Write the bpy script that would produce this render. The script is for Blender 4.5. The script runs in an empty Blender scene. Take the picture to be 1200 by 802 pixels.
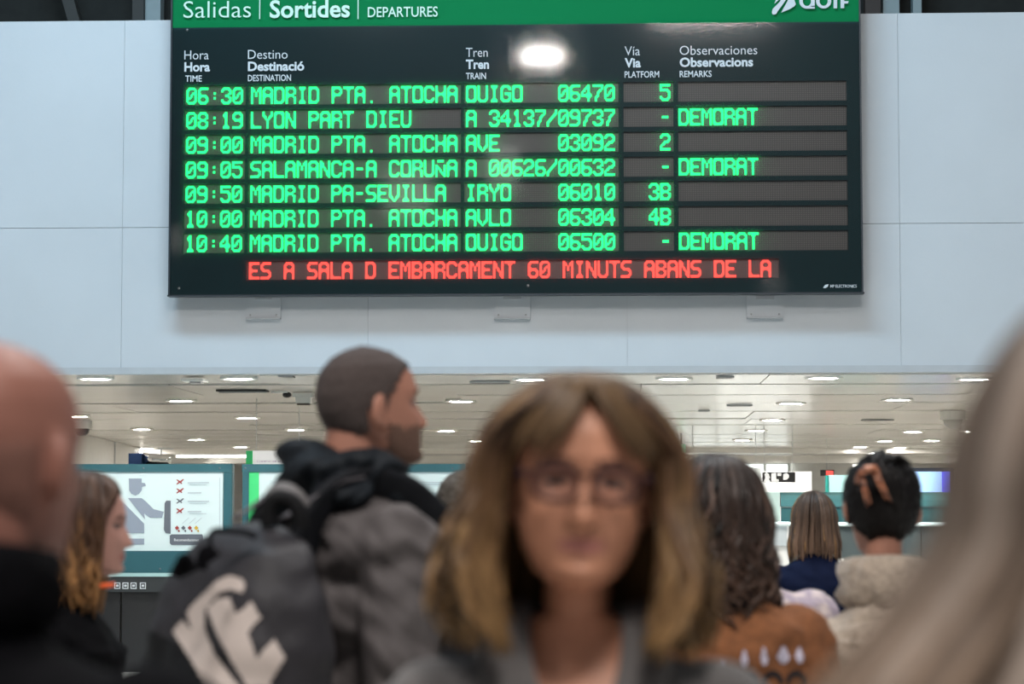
import bpy, math, random
import numpy as np
from mathutils import Vector, Matrix, noise as mnoise
from mathutils.bvhtree import BVHTree

random.seed(7)
rng = np.random.default_rng(7)
S = bpy.context.scene
COL = S.collection
PI = math.pi

# ------------------------------------------------------------------ camera
F = 2833.0                       # focal length in pixels of the 1200 px frame (85 mm on full frame)
YAW, PITCH = math.radians(2.6), math.atan(199 / F)
EYE = np.array([0, 0, 1.5])
WALL_Y = 20.86                   # front of the white bulkhead wall
BOARD_Y = 20.60                  # front of the departures board
CEIL_Z = 2.7
cam = bpy.data.cameras.new('camera')
cam.sensor_width = 36.0
cam.lens = 36.0 * F / 1200
cam.dof.use_dof = True
cam.dof.focus_distance = 20.4
cam.dof.aperture_fstop = 4.3
cam.clip_end = 200
co = bpy.data.objects.new('camera', cam)
COL.objects.link(co)
co.location = EYE
co.rotation_euler = (PI / 2 + PITCH, 0, YAW)
S.camera = co

# ------------------------------------------------------------------ world, large lights, exposure
w = bpy.data.worlds.new('world')
S.world = w
w.use_nodes = True
w.node_tree.nodes['Background'].inputs[0].default_value = (0.62, 0.66, 0.70, 1)
w.node_tree.nodes['Background'].inputs[1].default_value = 0.26
S.view_settings.view_transform = 'Standard'
S.view_settings.look = 'None'
S.view_settings.gamma = 1
S.view_settings.exposure = 0.0


def area(name, loc, target, size, power, color, sy=None):
    l = bpy.data.lights.new(name, 'AREA')
    l.energy = power
    l.color = color
    l.size = size
    if sy:
        l.shape = 'RECTANGLE'
        l.size_y = sy
    o = bpy.data.objects.new(name, l)
    COL.objects.link(o)
    o.location = loc
    o.rotation_euler = (Vector(target) - Vector(loc)).to_track_quat('-Z', 'Y').to_euler()
    return o


area('skylight', (-3.5, 13.0, 12.5), (-1.8, 20.8, 2.6), 9.0, 1180, (0.52, 0.80, 1.0), 1.6)
area('hall_lamp_front', (1.5, -1.5, 11.0), (0.3, 4.0, 1.4), 2.0, 760, (1.0, 0.95, 0.90))
area('hall_lamp_side', (-4.0, 1.0, 11.0), (0.0, 4.5, 1.5), 2.0, 520, (1.0, 0.96, 0.92))
area('hall_lamp_middle', (1.0, 9.5, 9.5), (0.5, 8.0, 1.0), 2.5, 420, (1.0, 0.97, 0.94))


# ------------------------------------------------------------------ helpers
def P(px, py, Y=None, Z=None):
    """the point of the place seen at a pixel of the photograph, at world depth Y or height Z"""
    fwd = np.array([-math.sin(YAW) * math.cos(PITCH), math.cos(YAW) * math.cos(PITCH), math.sin(PITCH)])
    right = np.array([math.cos(YAW), math.sin(YAW), 0.0])
    up = np.cross(right, fwd)
    d = fwd * F + right * (px - 600) + up * (401 - py)
    t = (Y / d[1]) if Y is not None else (Z - 1.5) / d[2]
    return EYE + d * t


_mats = {}


def mat(name, color, rough=0.6, metal=0.0, var=0.0, scale=8.0, bump=0.0, bscale=60.0, emit=0.0, ecol=None,
        spec=0.5, attr=None, coat=0.0, stretch=None, trans=0.0, sheen=0.0, color2=None):
    if name in _mats:
        return _mats[name]
    m = bpy.data.materials.new(name)
    m.use_nodes = True
    nt = m.node_tree
    b = nt.nodes['Principled BSDF']
    c = (*color, 1.0)
    b.inputs['Base Color'].default_value = c
    b.inputs['Roughness'].default_value = rough
    b.inputs['Metallic'].default_value = metal
    b.inputs['Specular IOR Level'].default_value = spec
    b.inputs['Coat Weight'].default_value = coat
    b.inputs['Transmission Weight'].default_value = trans
    b.inputs['Sheen Weight'].default_value = sheen
    tc = nt.nodes.new('ShaderNodeTexCoord')
    src = tc.outputs['Object']
    if stretch:
        mp = nt.nodes.new('ShaderNodeMapping')
        mp.inputs['Scale'].default_value = stretch
        nt.links.new(src, mp.inputs[0])
        src = mp.outputs[0]
    base = None
    if attr:
        a = nt.nodes.new('ShaderNodeAttribute')
        a.attribute_name = attr
        base = a.outputs['Color']
    if var > 0 or color2:
        n = nt.nodes.new('ShaderNodeTexNoise')
        n.inputs['Scale'].default_value = scale
        n.inputs['Detail'].default_value = 5
        nt.links.new(src, n.inputs['Vector'])
        mx = nt.nodes.new('ShaderNodeMix')
        mx.data_type = 'RGBA'
        if color2:
            rp = nt.nodes.new('ShaderNodeMapRange')
            rp.inputs[1].default_value = 0.42
            rp.inputs[2].default_value = 0.58
            nt.links.new(n.outputs['Fac'], rp.inputs[0])
            nt.links.new(rp.outputs[0], mx.inputs['Factor'])
            mx.inputs['A'].default_value = c
            mx.inputs['B'].default_value = (*color2, 1)
        else:
            mx.blend_type = 'MULTIPLY'
            mx.inputs['Factor'].default_value = 1.0
            rp = nt.nodes.new('ShaderNodeMapRange')
            rp.inputs[1].default_value = 0.3
            rp.inputs[2].default_value = 0.7
            rp.inputs[3].default_value = 1 - var
            rp.inputs[4].default_value = 1 + var
            nt.links.new(n.outputs['Fac'], rp.inputs[0])
            if base is not None:
                nt.links.new(base, mx.inputs['A'])
            else:
                mx.inputs['A'].default_value = c
            nt.links.new(rp.outputs[0], mx.inputs['B'])
        base = mx.outputs['Result']
    if base is not None:
        nt.links.new(base, b.inputs['Base Color'])
    if bump > 0:
        n2 = nt.nodes.new('ShaderNodeTexNoise')
        n2.inputs['Scale'].default_value = bscale
        n2.inputs['Detail'].default_value = 4
        nt.links.new(src, n2.inputs['Vector'])
        bp = nt.nodes.new('ShaderNodeBump')
        bp.inputs['Strength'].default_value = bump
        bp.inputs['Distance'].default_value = 0.01
        nt.links.new(n2.outputs['Fac'], bp.inputs['Height'])
        nt.links.new(bp.outputs[0], b.inputs['Normal'])
    if emit > 0:
        b.inputs['Emission Color'].default_value = (*(ecol or color), 1)
        b.inputs['Emission Strength'].default_value = emit
    _mats[name] = m
    return m


class MB:
    """collects shapes into one mesh"""

    def __init__(s):
        s.v, s.f, s.m, s.c, s.n = [], [], [], [], 0

    def add(s, v, f, mi=0, col=None):
        v = np.asarray(v, float).reshape(-1, 3)
        o = s.n
        s.v.append(v)
        s.n += len(v)
        for q in f:
            s.f.append([int(i) + o for i in q])
            s.m.append(mi)
        if col is not None:
            s.c.append(np.tile(col, (len(v), 1)) if np.ndim(col) == 1 else col)
        return s

    def box(s, c, d, mi=0, rot=None):
        v = np.array([[x, y, z] for x in (-.5, .5) for y in (-.5, .5) for z in (-.5, .5)]) * np.array(d, float)
        if rot is not None:
            v = v @ np.array(rot).T
        return s.add(v + np.array(c), [(0, 1, 3, 2), (4, 6, 7, 5), (0, 4, 5, 1), (2, 3, 7, 6), (0, 2, 6, 4), (1, 5, 7, 3)], mi)

    def cap(s, a, b, ra, rb, n=14, mi=0, k=4):
        a, b = np.array(a, float), np.array(b, float)
        d = b - a
        L = np.linalg.norm(d) + 1e-9
        d /= L
        u = np.cross(d, [0, 0, 1.0] if abs(d[2]) < .9 else [1.0, 0, 0])
        u /= np.linalg.norm(u)
        w_ = np.cross(d, u)
        rings = []
        for i in range(1, k + 1):
            t = PI / 2 * i / k
            rings.append((a - d * ra * math.cos(t), ra * math.sin(t)))
        for i in range(0, k):
            t = PI / 2 * i / k
            rings.append((b + d * rb * math.sin(t), rb * math.cos(t)))
        v = [a - d * ra]
        for c, r in rings:
            for j in range(n):
                t = 2 * PI * j / n
                v.append(c + r * (math.cos(t) * u + math.sin(t) * w_))
        v.append(b + d * rb)
        f = [(0, 1 + (j + 1) % n, 1 + j) for j in range(n)]
        for i in range(len(rings) - 1):
            for j in range(n):
                p, q = 1 + i * n, 1 + (i + 1) * n
                f.append((p + j, p + (j + 1) % n, q + (j + 1) % n, q + j))
        e = len(v) - 1
        p = 1 + (len(rings) - 1) * n
        f += [(e, p + j, p + (j + 1) % n) for j in range(n)]
        return s.add(v, f, mi)

    def tube(s, pts, r, n=8, mi=0, closed=False, flat=None, upv=None):
        """round tube, or with flat=(w,h) a strap of that width and thickness"""
        pts = np.array(pts, float)
        m = len(pts)
        r = np.full(m, r) if np.ndim(r) == 0 else np.array(r)
        v = []
        prev = np.array(upv if upv is not None else [0.123, 0.2, 1.0], float)
        for i in range(m):
            if closed:
                d = pts[(i + 1) % m] - pts[i - 1]
            else:
                d = pts[min(i + 1, m - 1)] - pts[max(i - 1, 0)]
            d = d / (np.linalg.norm(d) + 1e-9)
            u = prev - d * prev.dot(d)
            u /= (np.linalg.norm(u) + 1e-9)
            prev = u if upv is None else np.array(upv, float)
            w_ = np.cross(d, u)
            for j in range(n):
                t = 2 * PI * (j + .5) / n
                cx, cy = math.cos(t), math.sin(t)
                if flat:
                    e = .35
                    cx = math.copysign(abs(cx) ** e, cx) * flat[1] / 2
                    cy = math.copysign(abs(cy) ** e, cy) * flat[0] / 2
                    v.append(pts[i] + cx * u + cy * w_)
                else:
                    v.append(pts[i] + r[i] * (cx * u + cy * w_))
        f = []
        for i in range(m if closed else m - 1):
            for j in range(n):
                a, b = i * n, ((i + 1) % m) * n
                f.append((a + j, a + (j + 1) % n, b + (j + 1) % n, b + j))
        if not closed:
            f.append(list(range(n))[::-1])
            f.append([(m - 1) * n + j for j in range(n)])
        return s.add(v, f, mi)

    def loft(s, rings, n=32, mi=0, p=2.3):
        """rings: (z, half width, half depth, y centre[, x centre]); closed at both ends"""
        v = []
        for r in rings:
            z, a, b, yc = r[:4]
            xc = r[4] if len(r) > 4 else 0
            for j in range(n):
                t = 2 * PI * j / n
                c, q = math.cos(t), math.sin(t)
                v.append((xc + a * math.copysign(abs(c) ** (2 / p), c), yc + b * math.copysign(abs(q) ** (2 / p), q), z))
        f = []
        for i in range(len(rings) - 1):
            for j in range(n):
                a, b = i * n, (i + 1) * n
                f.append((a + j, a + (j + 1) % n, b + (j + 1) % n, b + j))
        f.append(list(range(n))[::-1])
        f.append([(len(rings) - 1) * n + j for j in range(n)])
        return s.add(v, f, mi)

    def poly(s, pts, depth=(0, 0, 0), mi=0):
        """extrude a planar outline along depth"""
        pts = np.array(pts, float)
        n = len(pts)
        v = np.vstack([pts, pts + np.array(depth)])
        f = [list(range(n)), [n + i for i in range(n)][::-1]]
        f += [(i, n + i, n + (i + 1) % n, (i + 1) % n) for i in range(n)]
        return s.add(v, f, mi)

    def ell(s, c, r, n=20, m=12, mi=0, rot=None):
        v = [(0, 0, -1)]
        for i in range(1, m):
            t = PI * i / m - PI / 2
            for j in range(n):
                v.append((math.cos(t) * math.cos(2 * PI * j / n), math.cos(t) * math.sin(2 * PI * j / n), math.sin(t)))
        v.append((0, 0, 1))
        v = np.array(v) * np.array(r)
        if rot is not None:
            v = v @ np.array(rot).T
        f = [(0, 1 + (j + 1) % n, 1 + j) for j in range(n)]
        for i in range(m - 2):
            for j in range(n):
                a, b = 1 + i * n, 1 + (i + 1) * n
                f.append((a + j, a + (j + 1) % n, b + (j + 1) % n, b + j))
        e = 1 + (m - 1) * n
        a = 1 + (m - 2) * n
        f += [(e, a + j, a + (j + 1) % n) for j in range(n)]
        return s.add(v + np.array(c), f, mi)

    def verts(s):
        return np.vstack(s.v)

    def mesh(s, name, smooth=False):
        me = bpy.data.meshes.new(name)
        me.from_pydata(s.verts().tolist(), [], s.f)
        me.polygons.foreach_set('material_index', s.m)
        if smooth:
            me.polygons.foreach_set('use_smooth', [True] * len(me.polygons))
        if s.c:
            at = me.color_attributes.new('Col', 'FLOAT_COLOR', 'POINT')
            c = np.ones((s.n, 4))
            c[:, :3] = np.vstack(s.c)
            at.data.foreach_set('color', c.ravel())
        me.update()
        return me


def link(name, me, mats, parent=None, loc=None, smooth=None, kind=None):
    if isinstance(me, MB):
        me = me.mesh(name, bool(smooth))
    o = bpy.data.objects.new(name, me)
    COL.objects.link(o)
    if len(me.materials) == 0:
        for m in (mats if isinstance(mats, (list, tuple)) else [mats]):
            me.materials.append(m)
    if parent is not None:
        o.parent = parent
    if loc is not None:
        o.location = loc
    if kind:
        o['kind'] = kind
    return o


def tag(o, label, cat, group=None, kind=None):
    o['label'] = label
    o['category'] = cat
    if group:
        o['group'] = group
    if kind:
        o['kind'] = kind
    return o


def empty(name, loc, label=None, cat=None, group=None, rz=0):
    o = bpy.data.objects.new(name, None)
    o.empty_display_size = .1
    COL.objects.link(o)
    o.location = loc
    o.rotation_euler = (0, 0, rz)
    if label:
        tag(o, label, cat, group)
    return o


def wpart(name, mb, m, root, smooth=False):
    """a part whose shape was given in world coordinates, hung on an unrotated root"""
    base = Vector(root.location)
    r = root
    while r.parent is not None:
        r = r.parent
        base += Vector(r.location)
    for i in range(len(mb.v)):
        mb.v[i] = mb.v[i] - np.array(base)
    return link(name, mb, m, root, smooth=smooth)


def text_mesh(s, bold=0.0, depth=0.004):
    c = bpy.data.curves.new('lettering', 'FONT')
    c.body = s
    c.size = 1
    c.offset = bold
    c.resolution_u = 3
    o = bpy.data.objects.new('lettering', c)
    COL.objects.link(o)
    dg = bpy.context.evaluated_depsgraph_get()
    dg.update()
    me = o.evaluated_get(dg).to_mesh()
    v = np.empty(len(me.vertices) * 3)
    me.vertices.foreach_get('co', v)
    v = v.reshape(-1, 3)
    f = [list(p.vertices) for p in me.polygons]
    o.evaluated_get(dg).to_mesh_clear()
    bpy.data.objects.remove(o)
    bpy.data.curves.remove(c)
    return v, f


def put_text(mb, s, px0, px1, pyb, capl, Y, bold=0.0, mi=0):
    """flat lettering in the plane y=Y: from px0 to px1, baseline pyb, first capital capl pixels tall"""
    v, f = text_mesh(s, bold)
    a, b = P(px0, pyb, Y=Y), P(px1, pyb, Y=Y)
    top = P(px0, pyb - capl, Y=Y)
    capv = text_mesh('H')[0][:, 1].max()
    v = v.copy()
    x = (v[:, 0] - v[:, 0].min()) / (v[:, 0].max() - v[:, 0].min())
    out = np.zeros_like(v)
    out[:, 0] = a[0] + x * (b[0] - a[0])
    out[:, 2] = a[2] + v[:, 1] / capv * (top[2] - a[2])
    out[:, 1] = Y
    mb.add(out, f, mi)


# ------------------------------------------------------------------ materials of the place
M_wall = mat('wall_paint', (0.60, 0.63, 0.66), 0.55, var=0.03, scale=1.2, bump=0.05, bscale=40)
M_wall_edge = mat('lintel_paint', (0.50, 0.52, 0.54), 0.5, var=0.03)
M_floor = mat('floor_stone', (0.60, 0.58, 0.54), 0.35, var=0.06, scale=3)
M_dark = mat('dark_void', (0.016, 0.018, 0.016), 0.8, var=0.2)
M_plank = mat('ceiling_metal', (0.80, 0.785, 0.74), 0.22, metal=0.3, var=0.04, scale=0.8)
M_plank_gap = mat('ceiling_void', (0.04, 0.03, 0.02), 0.9)
M_black = mat('black_plastic', (0.012, 0.012, 0.013), 0.45, var=0.1)
M_white = mat('white_plastic', (0.75, 0.75, 0.72), 0.45, var=0.03)
M_steel = mat('brushed_steel', (0.45, 0.46, 0.47), 0.35, metal=0.9, var=0.06, stretch=(1, 1, 12))
M_lampglow = mat('lamp_diffuser', (0.9, 0.9, 0.88), 0.5, emit=200, ecol=(1.0, 0.96, 0.90))
M_strip = mat('strip_lamp', (0.9, 0.9, 0.9), 0.5, emit=6, ecol=(1.0, 0.97, 0.9))


# ------------------------------------------------------------------ the setting
def struct(name, mb, m, **k):
    return link(name, mb, m, kind='structure', **k)


struct('floor', MB().box((0, 24, -0.1), (60, 80, 0.2)), M_floor)
WTOP = 5.817
wf = struct('wall_front', MB().box((0, WALL_Y + 0.20, (2.72 + WTOP) / 2), (34, 0.3, WTOP - 2.72 - .02)), M_wall_edge)
wf['label'] = 'pale blue-grey painted bulkhead wall carrying the departures board'
xs = [-17, -12.6, -8.4, -5.63, -4.36, -2.2, 0.05, 2.4, 4.9, 8.6, 12.6, 17]
for i in range(len(xs) - 1):
    g = 0.0012
    link('wall_panel', MB().box(((xs[i] + xs[i + 1]) / 2, WALL_Y + 0.025, (2.755 + 3.98) / 2), (xs[i + 1] - xs[i] - 2 * g, 0.05, 3.98 - 2.755 - g)), M_wall, wf)
    link('wall_panel', MB().box(((xs[i] + xs[i + 1]) / 2, WALL_Y + 0.025, (3.983 + WTOP) / 2), (xs[i + 1] - xs[i] - 2 * g, 0.05, WTOP - 3.983 - g)), M_wall, wf)
struct('trim_1', MB().box((0, WALL_Y + 0.06, 2.725), (34, 0.14, 0.06)), M_wall_edge)

# dark gallery above the wall
gy = WALL_Y + 5.0
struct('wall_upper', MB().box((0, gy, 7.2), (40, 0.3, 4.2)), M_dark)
gcol = mat('gallery_post_paint', (0.34, 0.42, 0.44), 0.5, var=0.05)
gdrk = mat('gallery_post_dark', (0.045, 0.045, 0.042), 0.6)


def post(x0, x1, y, m, x0t=None, x1t=None):
    a, b = P(x0, 14, Y=y), P(x1, 14, Y=y)
    sh = 0 if x0t is None else (P(x0t, 0, Y=y)[0] - a[0]) * 3
    mb = MB()
    z0, z1 = 5.2, 9.2
    k = (z1 - z0) / 0.36 if x0t is not None else 0
    d = 0 if x0t is None else sh / 3 / (P(x0, 0, Y=y)[2] - a[2]) * (z1 - z0)
    v = [(a[0], y, z0), (b[0], y, z0), (b[0], y + .2, z0), (a[0], y + .2, z0),
         (a[0] + d, y, z1), (b[0] + d, y, z1), (b[0] + d, y + .2, z1), (a[0] + d, y + .2, z1)]
    mb.add(v, [(0, 1, 5, 4), (1, 2, 6, 5), (2, 3, 7, 6), (3, 0, 4, 7), (3, 2, 1, 0), (4, 5, 6, 7)])
    return mb


po = struct('trim_2', post(170, 188, gy - .6, gcol), gcol)
po['label'] = 'pale grey post above the left end of the wall'
struct('trim_3', post(128, 142, gy - .8, gdrk, 124), gdrk)
struct('trim_4', post(155, 168, gy - .7, gdrk), gdrk)
struct('trim_5', post(1035, 1054, gy - .6, gcol), gcol)
struct('trim_6', post(1070, 1080, gy - .6, gcol), gcol)
struct('trim_7', post(1014, 1032, gy - .7, mat('gallery_brown', (0.05, 0.035, 0.03), 0.6)), mat('gallery_brown', (0.05, 0.035, 0.03), 0.6))

# low ceiling of the far room: metal planks with dark joints
ce = struct('ceiling', MB().box((-1.5, 40.6, CEIL_Z + 0.16), (31, 38.6, 0.12)), M_plank_gap)
ce['label'] = 'cream metal plank ceiling of the low room behind the wall'
ys = [WALL_Y + 0.30]
for py in (450.8, 463.2, 473, 483, 491.5):
    ys.append(P(600, py, Z=CEIL_Z)[1])
while ys[-1] < 58:
    ys.append(ys[-1] + 2.15)
for i in range(len(ys) - 1):
    off = random.uniform(-2, 2)
    xx = -16.0
    while xx < 13.5:
        L = 4.5 if xx > -15.9 else 4.5 + off
        y0, y1 = ys[i] + 0.075, ys[i + 1] - 0.075
        dz = random.uniform(-0.004, 0.006)
        tl = random.uniform(-0.006, 0.006) if random.random() > .18 else random.choice((-.03, .035))
        a = np.array([xx + .004, y0, CEIL_Z + dz])
        mb = MB()
        zf0, zf1, zb0, zb1 = dz + max(0, -tl * .1), dz + abs(tl) * .4, dz, dz + tl * .3
        v = [(xx + .004, y0, CEIL_Z + zf0), (xx + L - .004, y0, CEIL_Z + zf1), (xx + L - .004, y1, CEIL_Z + zb1), (xx + .004, y1, CEIL_Z + zb0)]
        v += [(p[0], p[1], p[2] + .03) for p in v]
        mb.add(v, [(0, 3, 2, 1), (4, 5, 6, 7), (0, 1, 5, 4), (1, 2, 6, 5), (2, 3, 7, 6), (3, 0, 4, 7)])
        link('ceiling_plank', mb, M_plank, ce)
        xx += L

# far walls of the low room
M_back = mat('back_wall_paint', (0.80, 0.78, 0.74), 0.5, var=0.03)
struct('wall_back', MB().box((-1.5, 58.2, 1.4), (31, 0.3, 2.8)), M_back)
wl = MB()
p0, p1 = P(60, 500, Z=CEIL_Z), P(188, 531, Z=CEIL_Z)
n0 = np.array([p1[1] - p0[1], -(p1[0] - p0[0]), 0])
n0 /= np.linalg.norm(n0)
q0 = p0 - (p1 - p0) * .35
wl.poly([(q0[0], q0[1], 0), (p1[0], p1[1], 0), (p1[0], p1[1], CEIL_Z), (q0[0], q0[1], CEIL_Z)], -n0 * .2)
wls = struct('wall_left', wl, M_back)
for k in (.35, .62, .80, .9):
    c = q0 + (p1 - q0) * k
    link('wall_joint', MB().box((c[0] + .0, c[1], CEIL_Z / 2), (0.03, 0.05, CEIL_Z - .01)), M_steel, wls)
struct('wall_right', MB().box((13.6, 40, 1.35), (0.3, 37, 2.7)), M_back)

# glazed bright partition at the back, seen as a luminous grid over the curly-haired woman
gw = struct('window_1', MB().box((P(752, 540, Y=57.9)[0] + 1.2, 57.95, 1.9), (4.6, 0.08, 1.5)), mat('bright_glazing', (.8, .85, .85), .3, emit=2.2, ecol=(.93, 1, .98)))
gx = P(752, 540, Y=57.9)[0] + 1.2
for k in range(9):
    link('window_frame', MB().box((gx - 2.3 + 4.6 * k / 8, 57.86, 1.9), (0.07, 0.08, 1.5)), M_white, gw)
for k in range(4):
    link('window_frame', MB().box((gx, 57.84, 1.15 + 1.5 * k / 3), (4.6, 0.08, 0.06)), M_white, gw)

# beams dropping under the back part of the ceiling
for k, (yy, hh) in enumerate(((46.0, 0.10), (52.0, 0.16))):
    struct('trim_%d' % (8 + k), MB().box((-1.5, yy, CEIL_Z - hh / 2), (29, 0.25, hh)), M_plank)

# ------------------------------------------------------------------ downlights
lt = MB()
n = 20


def ring_mesh(r0, r1, z0, z1, n=24):
    mb = MB()
    v, f = [], []
    prof = [(r0, z1), (r0, z0), (r1, z0), (r1 + .004, z0 + .006), (r1, z1)]
    for r, z in prof:
        for j in range(n):
            v.append((r * math.cos(2 * PI * j / n), r * math.sin(2 * PI * j / n), z))
    k = len(prof)
    for i in range(k):
        for j in range(n):
            a, b = i * n, ((i + 1) % k) * n
            f.append((a + j, b + j, b + (j + 1) % n, a + (j + 1) % n))
    mb.add(v, f)
    return mb


trim_me = ring_mesh(0.125, 0.165, -0.012, 0.02).mesh('trim_ring', True)
trim_me.materials.append(M_white)
disk = MB()
disk.loft([(-0.009, 0.118, 0.118, 0), (0.004, 0.125, 0.125, 0)], n=24, p=2)
disk_me = disk.mesh('diffuser')
disk_me.materials.append(M_lampglow)

lamps_px = [(112, 443.5), (280, 443.5), (622, 444.5), (790, 443.5), (965, 442.5), (1142, 444),
            (212, 469.5), (927, 472.5), (1052, 468), (540, 470),
            (290, 489.6), (905, 492), (90, 488), (1119, 491), (700, 492),
            (347, 503.5), (166, 503), (886, 504.5), (523, 505), (1070, 506),
            (230, 515.2), (870, 515.8), (1037, 517), (560, 517),
            (282, 524), (370, 523.5), (1008, 524)]
bright = {(622, 444.5), (1052, 468), (347, 503.5), (1119, 491)}


def side_word(px):
    return 'left' if px < 330 else ('middle' if px < 760 else 'right')


rows_word = {0: 'nearest row', 1: 'second row', 2: 'third row', 3: 'fourth row', 4: 'fifth row', 5: 'sixth row'}
rowof = lambda py: 0 if py < 450 else 1 if py < 480 else 2 if py < 497 else 3 if py < 510 else 4 if py < 519 else 5
byrow = {}
for p in lamps_px:
    byrow.setdefault(rowof(p[1]), []).append(p)
ordn = ['leftmost', 'second from the left', 'third from the left', 'fourth from the left', 'fifth from the left', 'rightmost']
for r, ps in byrow.items():
    ps.sort()
    for i, p in enumerate(ps):
        w_ = ordn[i] if i < len(ps) - 1 else 'rightmost'
        c = P(*p, Z=CEIL_Z - 0.003)
        o = empty('downlight', c, 'round downlight, %s of the %s of the ceiling' % (w_, rows_word[r]), 'ceiling light', 'downlights in the plank ceiling')
        link('trim_ring', trim_me, None, o)
        link('diffuser', disk_me, None, o)
# the rest of the grid, outside the frame: lamps the place goes on with
far = []
for k in range(7):
    for sx in (-11, -9, 5.2, 7.5, 10):
        far.append((sx, 22.5 + 4.6 * k))
for (sx, sy) in far:
    o = empty('downlight', (sx, sy, CEIL_Z - 0.003), 'round downlight beyond the sides of the picture', 'ceiling light', 'downlights beyond the picture')
    link('trim_ring', trim_me, None, o)
    link('diffuser', disk_me, None, o)
for (px, py, wd) in ((760, 530, 'right of the woman with glasses'), (405, 533, 'above the hood of the bearded man'), (640, 528, 'behind the woman with glasses'), (930, 531, 'above the black sign')):
    c = P(px, py, Z=CEIL_Z - .01)
    o = empty('downlight', c, 'tiny far downlight, %s' % wd, 'ceiling light', 'far downlights')
    link('trim_ring', trim_me, None, o)
    link('diffuser', disk_me, None, o)

# linear lamps far back
for (a, b, py, lb) in ((207, 288, 535, 'long thin strip lamp above the left info panel'), (385, 440, 529.5, 'short strip lamp behind the head of the bearded man'),
                       (1000, 1055, 546, 'short strip lamp above the bun of the woman with the hair clip')):
    y = P(a, py, Z=CEIL_Z - .06)[1]
    y = min(y, 57)
    A, B = P(a, py, Y=y), P(b, py, Y=y)
    o = empty('strip_lamp', ((A[0] + B[0]) / 2, y, A[2]), lb, 'strip lamp')
    link('tube', MB().box((0, 0, 0), (B[0] - A[0], .1, .05)), M_strip, o)
    link('housing', MB().box((0, 0.02, .04), (B[0] - A[0] + .1, .16, .035)), M_white, o)
    link('bracket', MB().box((0, .02, .06 + (CEIL_Z - A[2] - .05) / 2), (.05, .05, max(.02, CEIL_Z - A[2] - .05))), M_white, o)

# vents, cameras and fittings on the ceiling
A, B = P(257, 458.3, Z=CEIL_Z - .01), P(312, 458.3, Z=CEIL_Z - .01)
o = empty('air_slot', ((A[0] + B[0]) / 2, A[1], CEIL_Z - .012), 'black linear air slot in the ceiling left of the bearded man', 'vent')
link('frame', MB().box((0, 0, 0.0), (B[0] - A[0] + .03, .22, .016)), M_black, o)
for k in range(3):
    link('slat', MB().box((0, -.06 + .06 * k, -.011), (B[0] - A[0], .012, .01)), M_steel, o)
for (a, b, py, lb) in ((553, 597, 448.5, 'dark open slot in the ceiling planks above the bearded man face'), (330, 344, 441.3, 'small dark slot beside the nearest downlights'),
                       (840, 858, 442.3, 'small dark slot between two right nearest downlights'), (1010, 1045, 492.6, 'long thin dark gap near the white dome camera'),
                       (819, 830, 481.8, 'tiny dark square vent right of the woman head'), (852, 880, 475.5, 'thin dark wedge gap left of a right downlight')):
    A, B = P(a, py, Z=CEIL_Z - .01), P(b, py, Z=CEIL_Z - .01)
    o = empty('ceiling_slot', ((A[0] + B[0]) / 2, A[1], CEIL_Z - .012), lb, 'vent')
    link('recess', MB().box((0, 0, 0), (B[0] - A[0], .26, .012)), M_black, o)
    link('rim', MB().box((0, -.14, -.002), (B[0] - A[0] + .02, .02, .018)), M_steel, o)


def dome_camera(px, py, rad, label, dm=None):
    y = P(px, py, Z=CEIL_Z - .16)[1]
    c = P(px, py, Y=y)
    o = empty('dome_camera', (c[0], c[1], CEIL_Z - .012), label, 'security camera')
    mb = MB()
    mb.loft([(-.10, rad * .98, rad * .98, 0), (-.06, rad, rad, 0), (0, rad * 1.02, rad * 1.02, 0)], n=24, p=2.2)
    link('housing', mb, M_white, o)
    mb = MB()
    mb.loft([(-.10 - rad * .75, rad * .12, rad * .12, 0), (-.10 - rad * .7, rad * .42, rad * .42, 0), (-.10 - rad * .45, rad * .68, rad * .68, 0), (-.10, rad * .8, rad * .8, 0)], n=20, p=2)
    link('dome', mb, dm or mat('smoked_dome', (.03, .035, .04), .12), o, smooth=True)
    return o


dome_camera(96, 507, .13, 'small dark dome security camera hanging at the far left by the bald man')
c = P(356, 468, Z=CEIL_Z - .07)
o = empty('ceiling_speaker', (c[0], c[1], CEIL_Z - .012), 'stepped square ceiling fitting with a grey grille left of the bearded man', 'ceiling fitting')
link('housing', MB().box((0, 0, -.02), (.20, .20, .04)), M_white, o)
link('body', MB().box((0, 0, -.07), (.15, .15, .06)), M_white, o)
link('grille', MB().box((0, 0, -.11), (.12, .12, .02)), mat('grey_grille', (.12, .1, .08), .5), o)
c = P(334, 461, Z=CEIL_Z - .03)
o = empty('sensor', (c[0], c[1], CEIL_Z - .012), 'small black ceiling sensor on a white arm left of the bearded man', 'sensor')
link('base', MB().box((-.05, 0, -.008), (.16, .12, .016)), M_white, o)
mb = MB(); mb.ell((0.02, 0, -.035), (.045, .045, .03)); link('lens', mb, M_black, o, smooth=True)
c = P(228, 446, Z=CEIL_Z - .02)
o = empty('emergency_light', (c[0], c[1], CEIL_Z - .012), 'flat white square emergency fitting between the two left nearest downlights', 'emergency light')
link('housing', MB().box((0, 0, -.01), (.2, .3, .02)), M_white, o)
link('lens', MB().box((0.02, 0, -.028), (.10, .16, .02)), M_steel, o)
dome_camera(1117, 497, .15, 'large white dome security camera at right beside the blonde hair', mat('clear_dome', (.55, .55, .52), .1))

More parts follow.
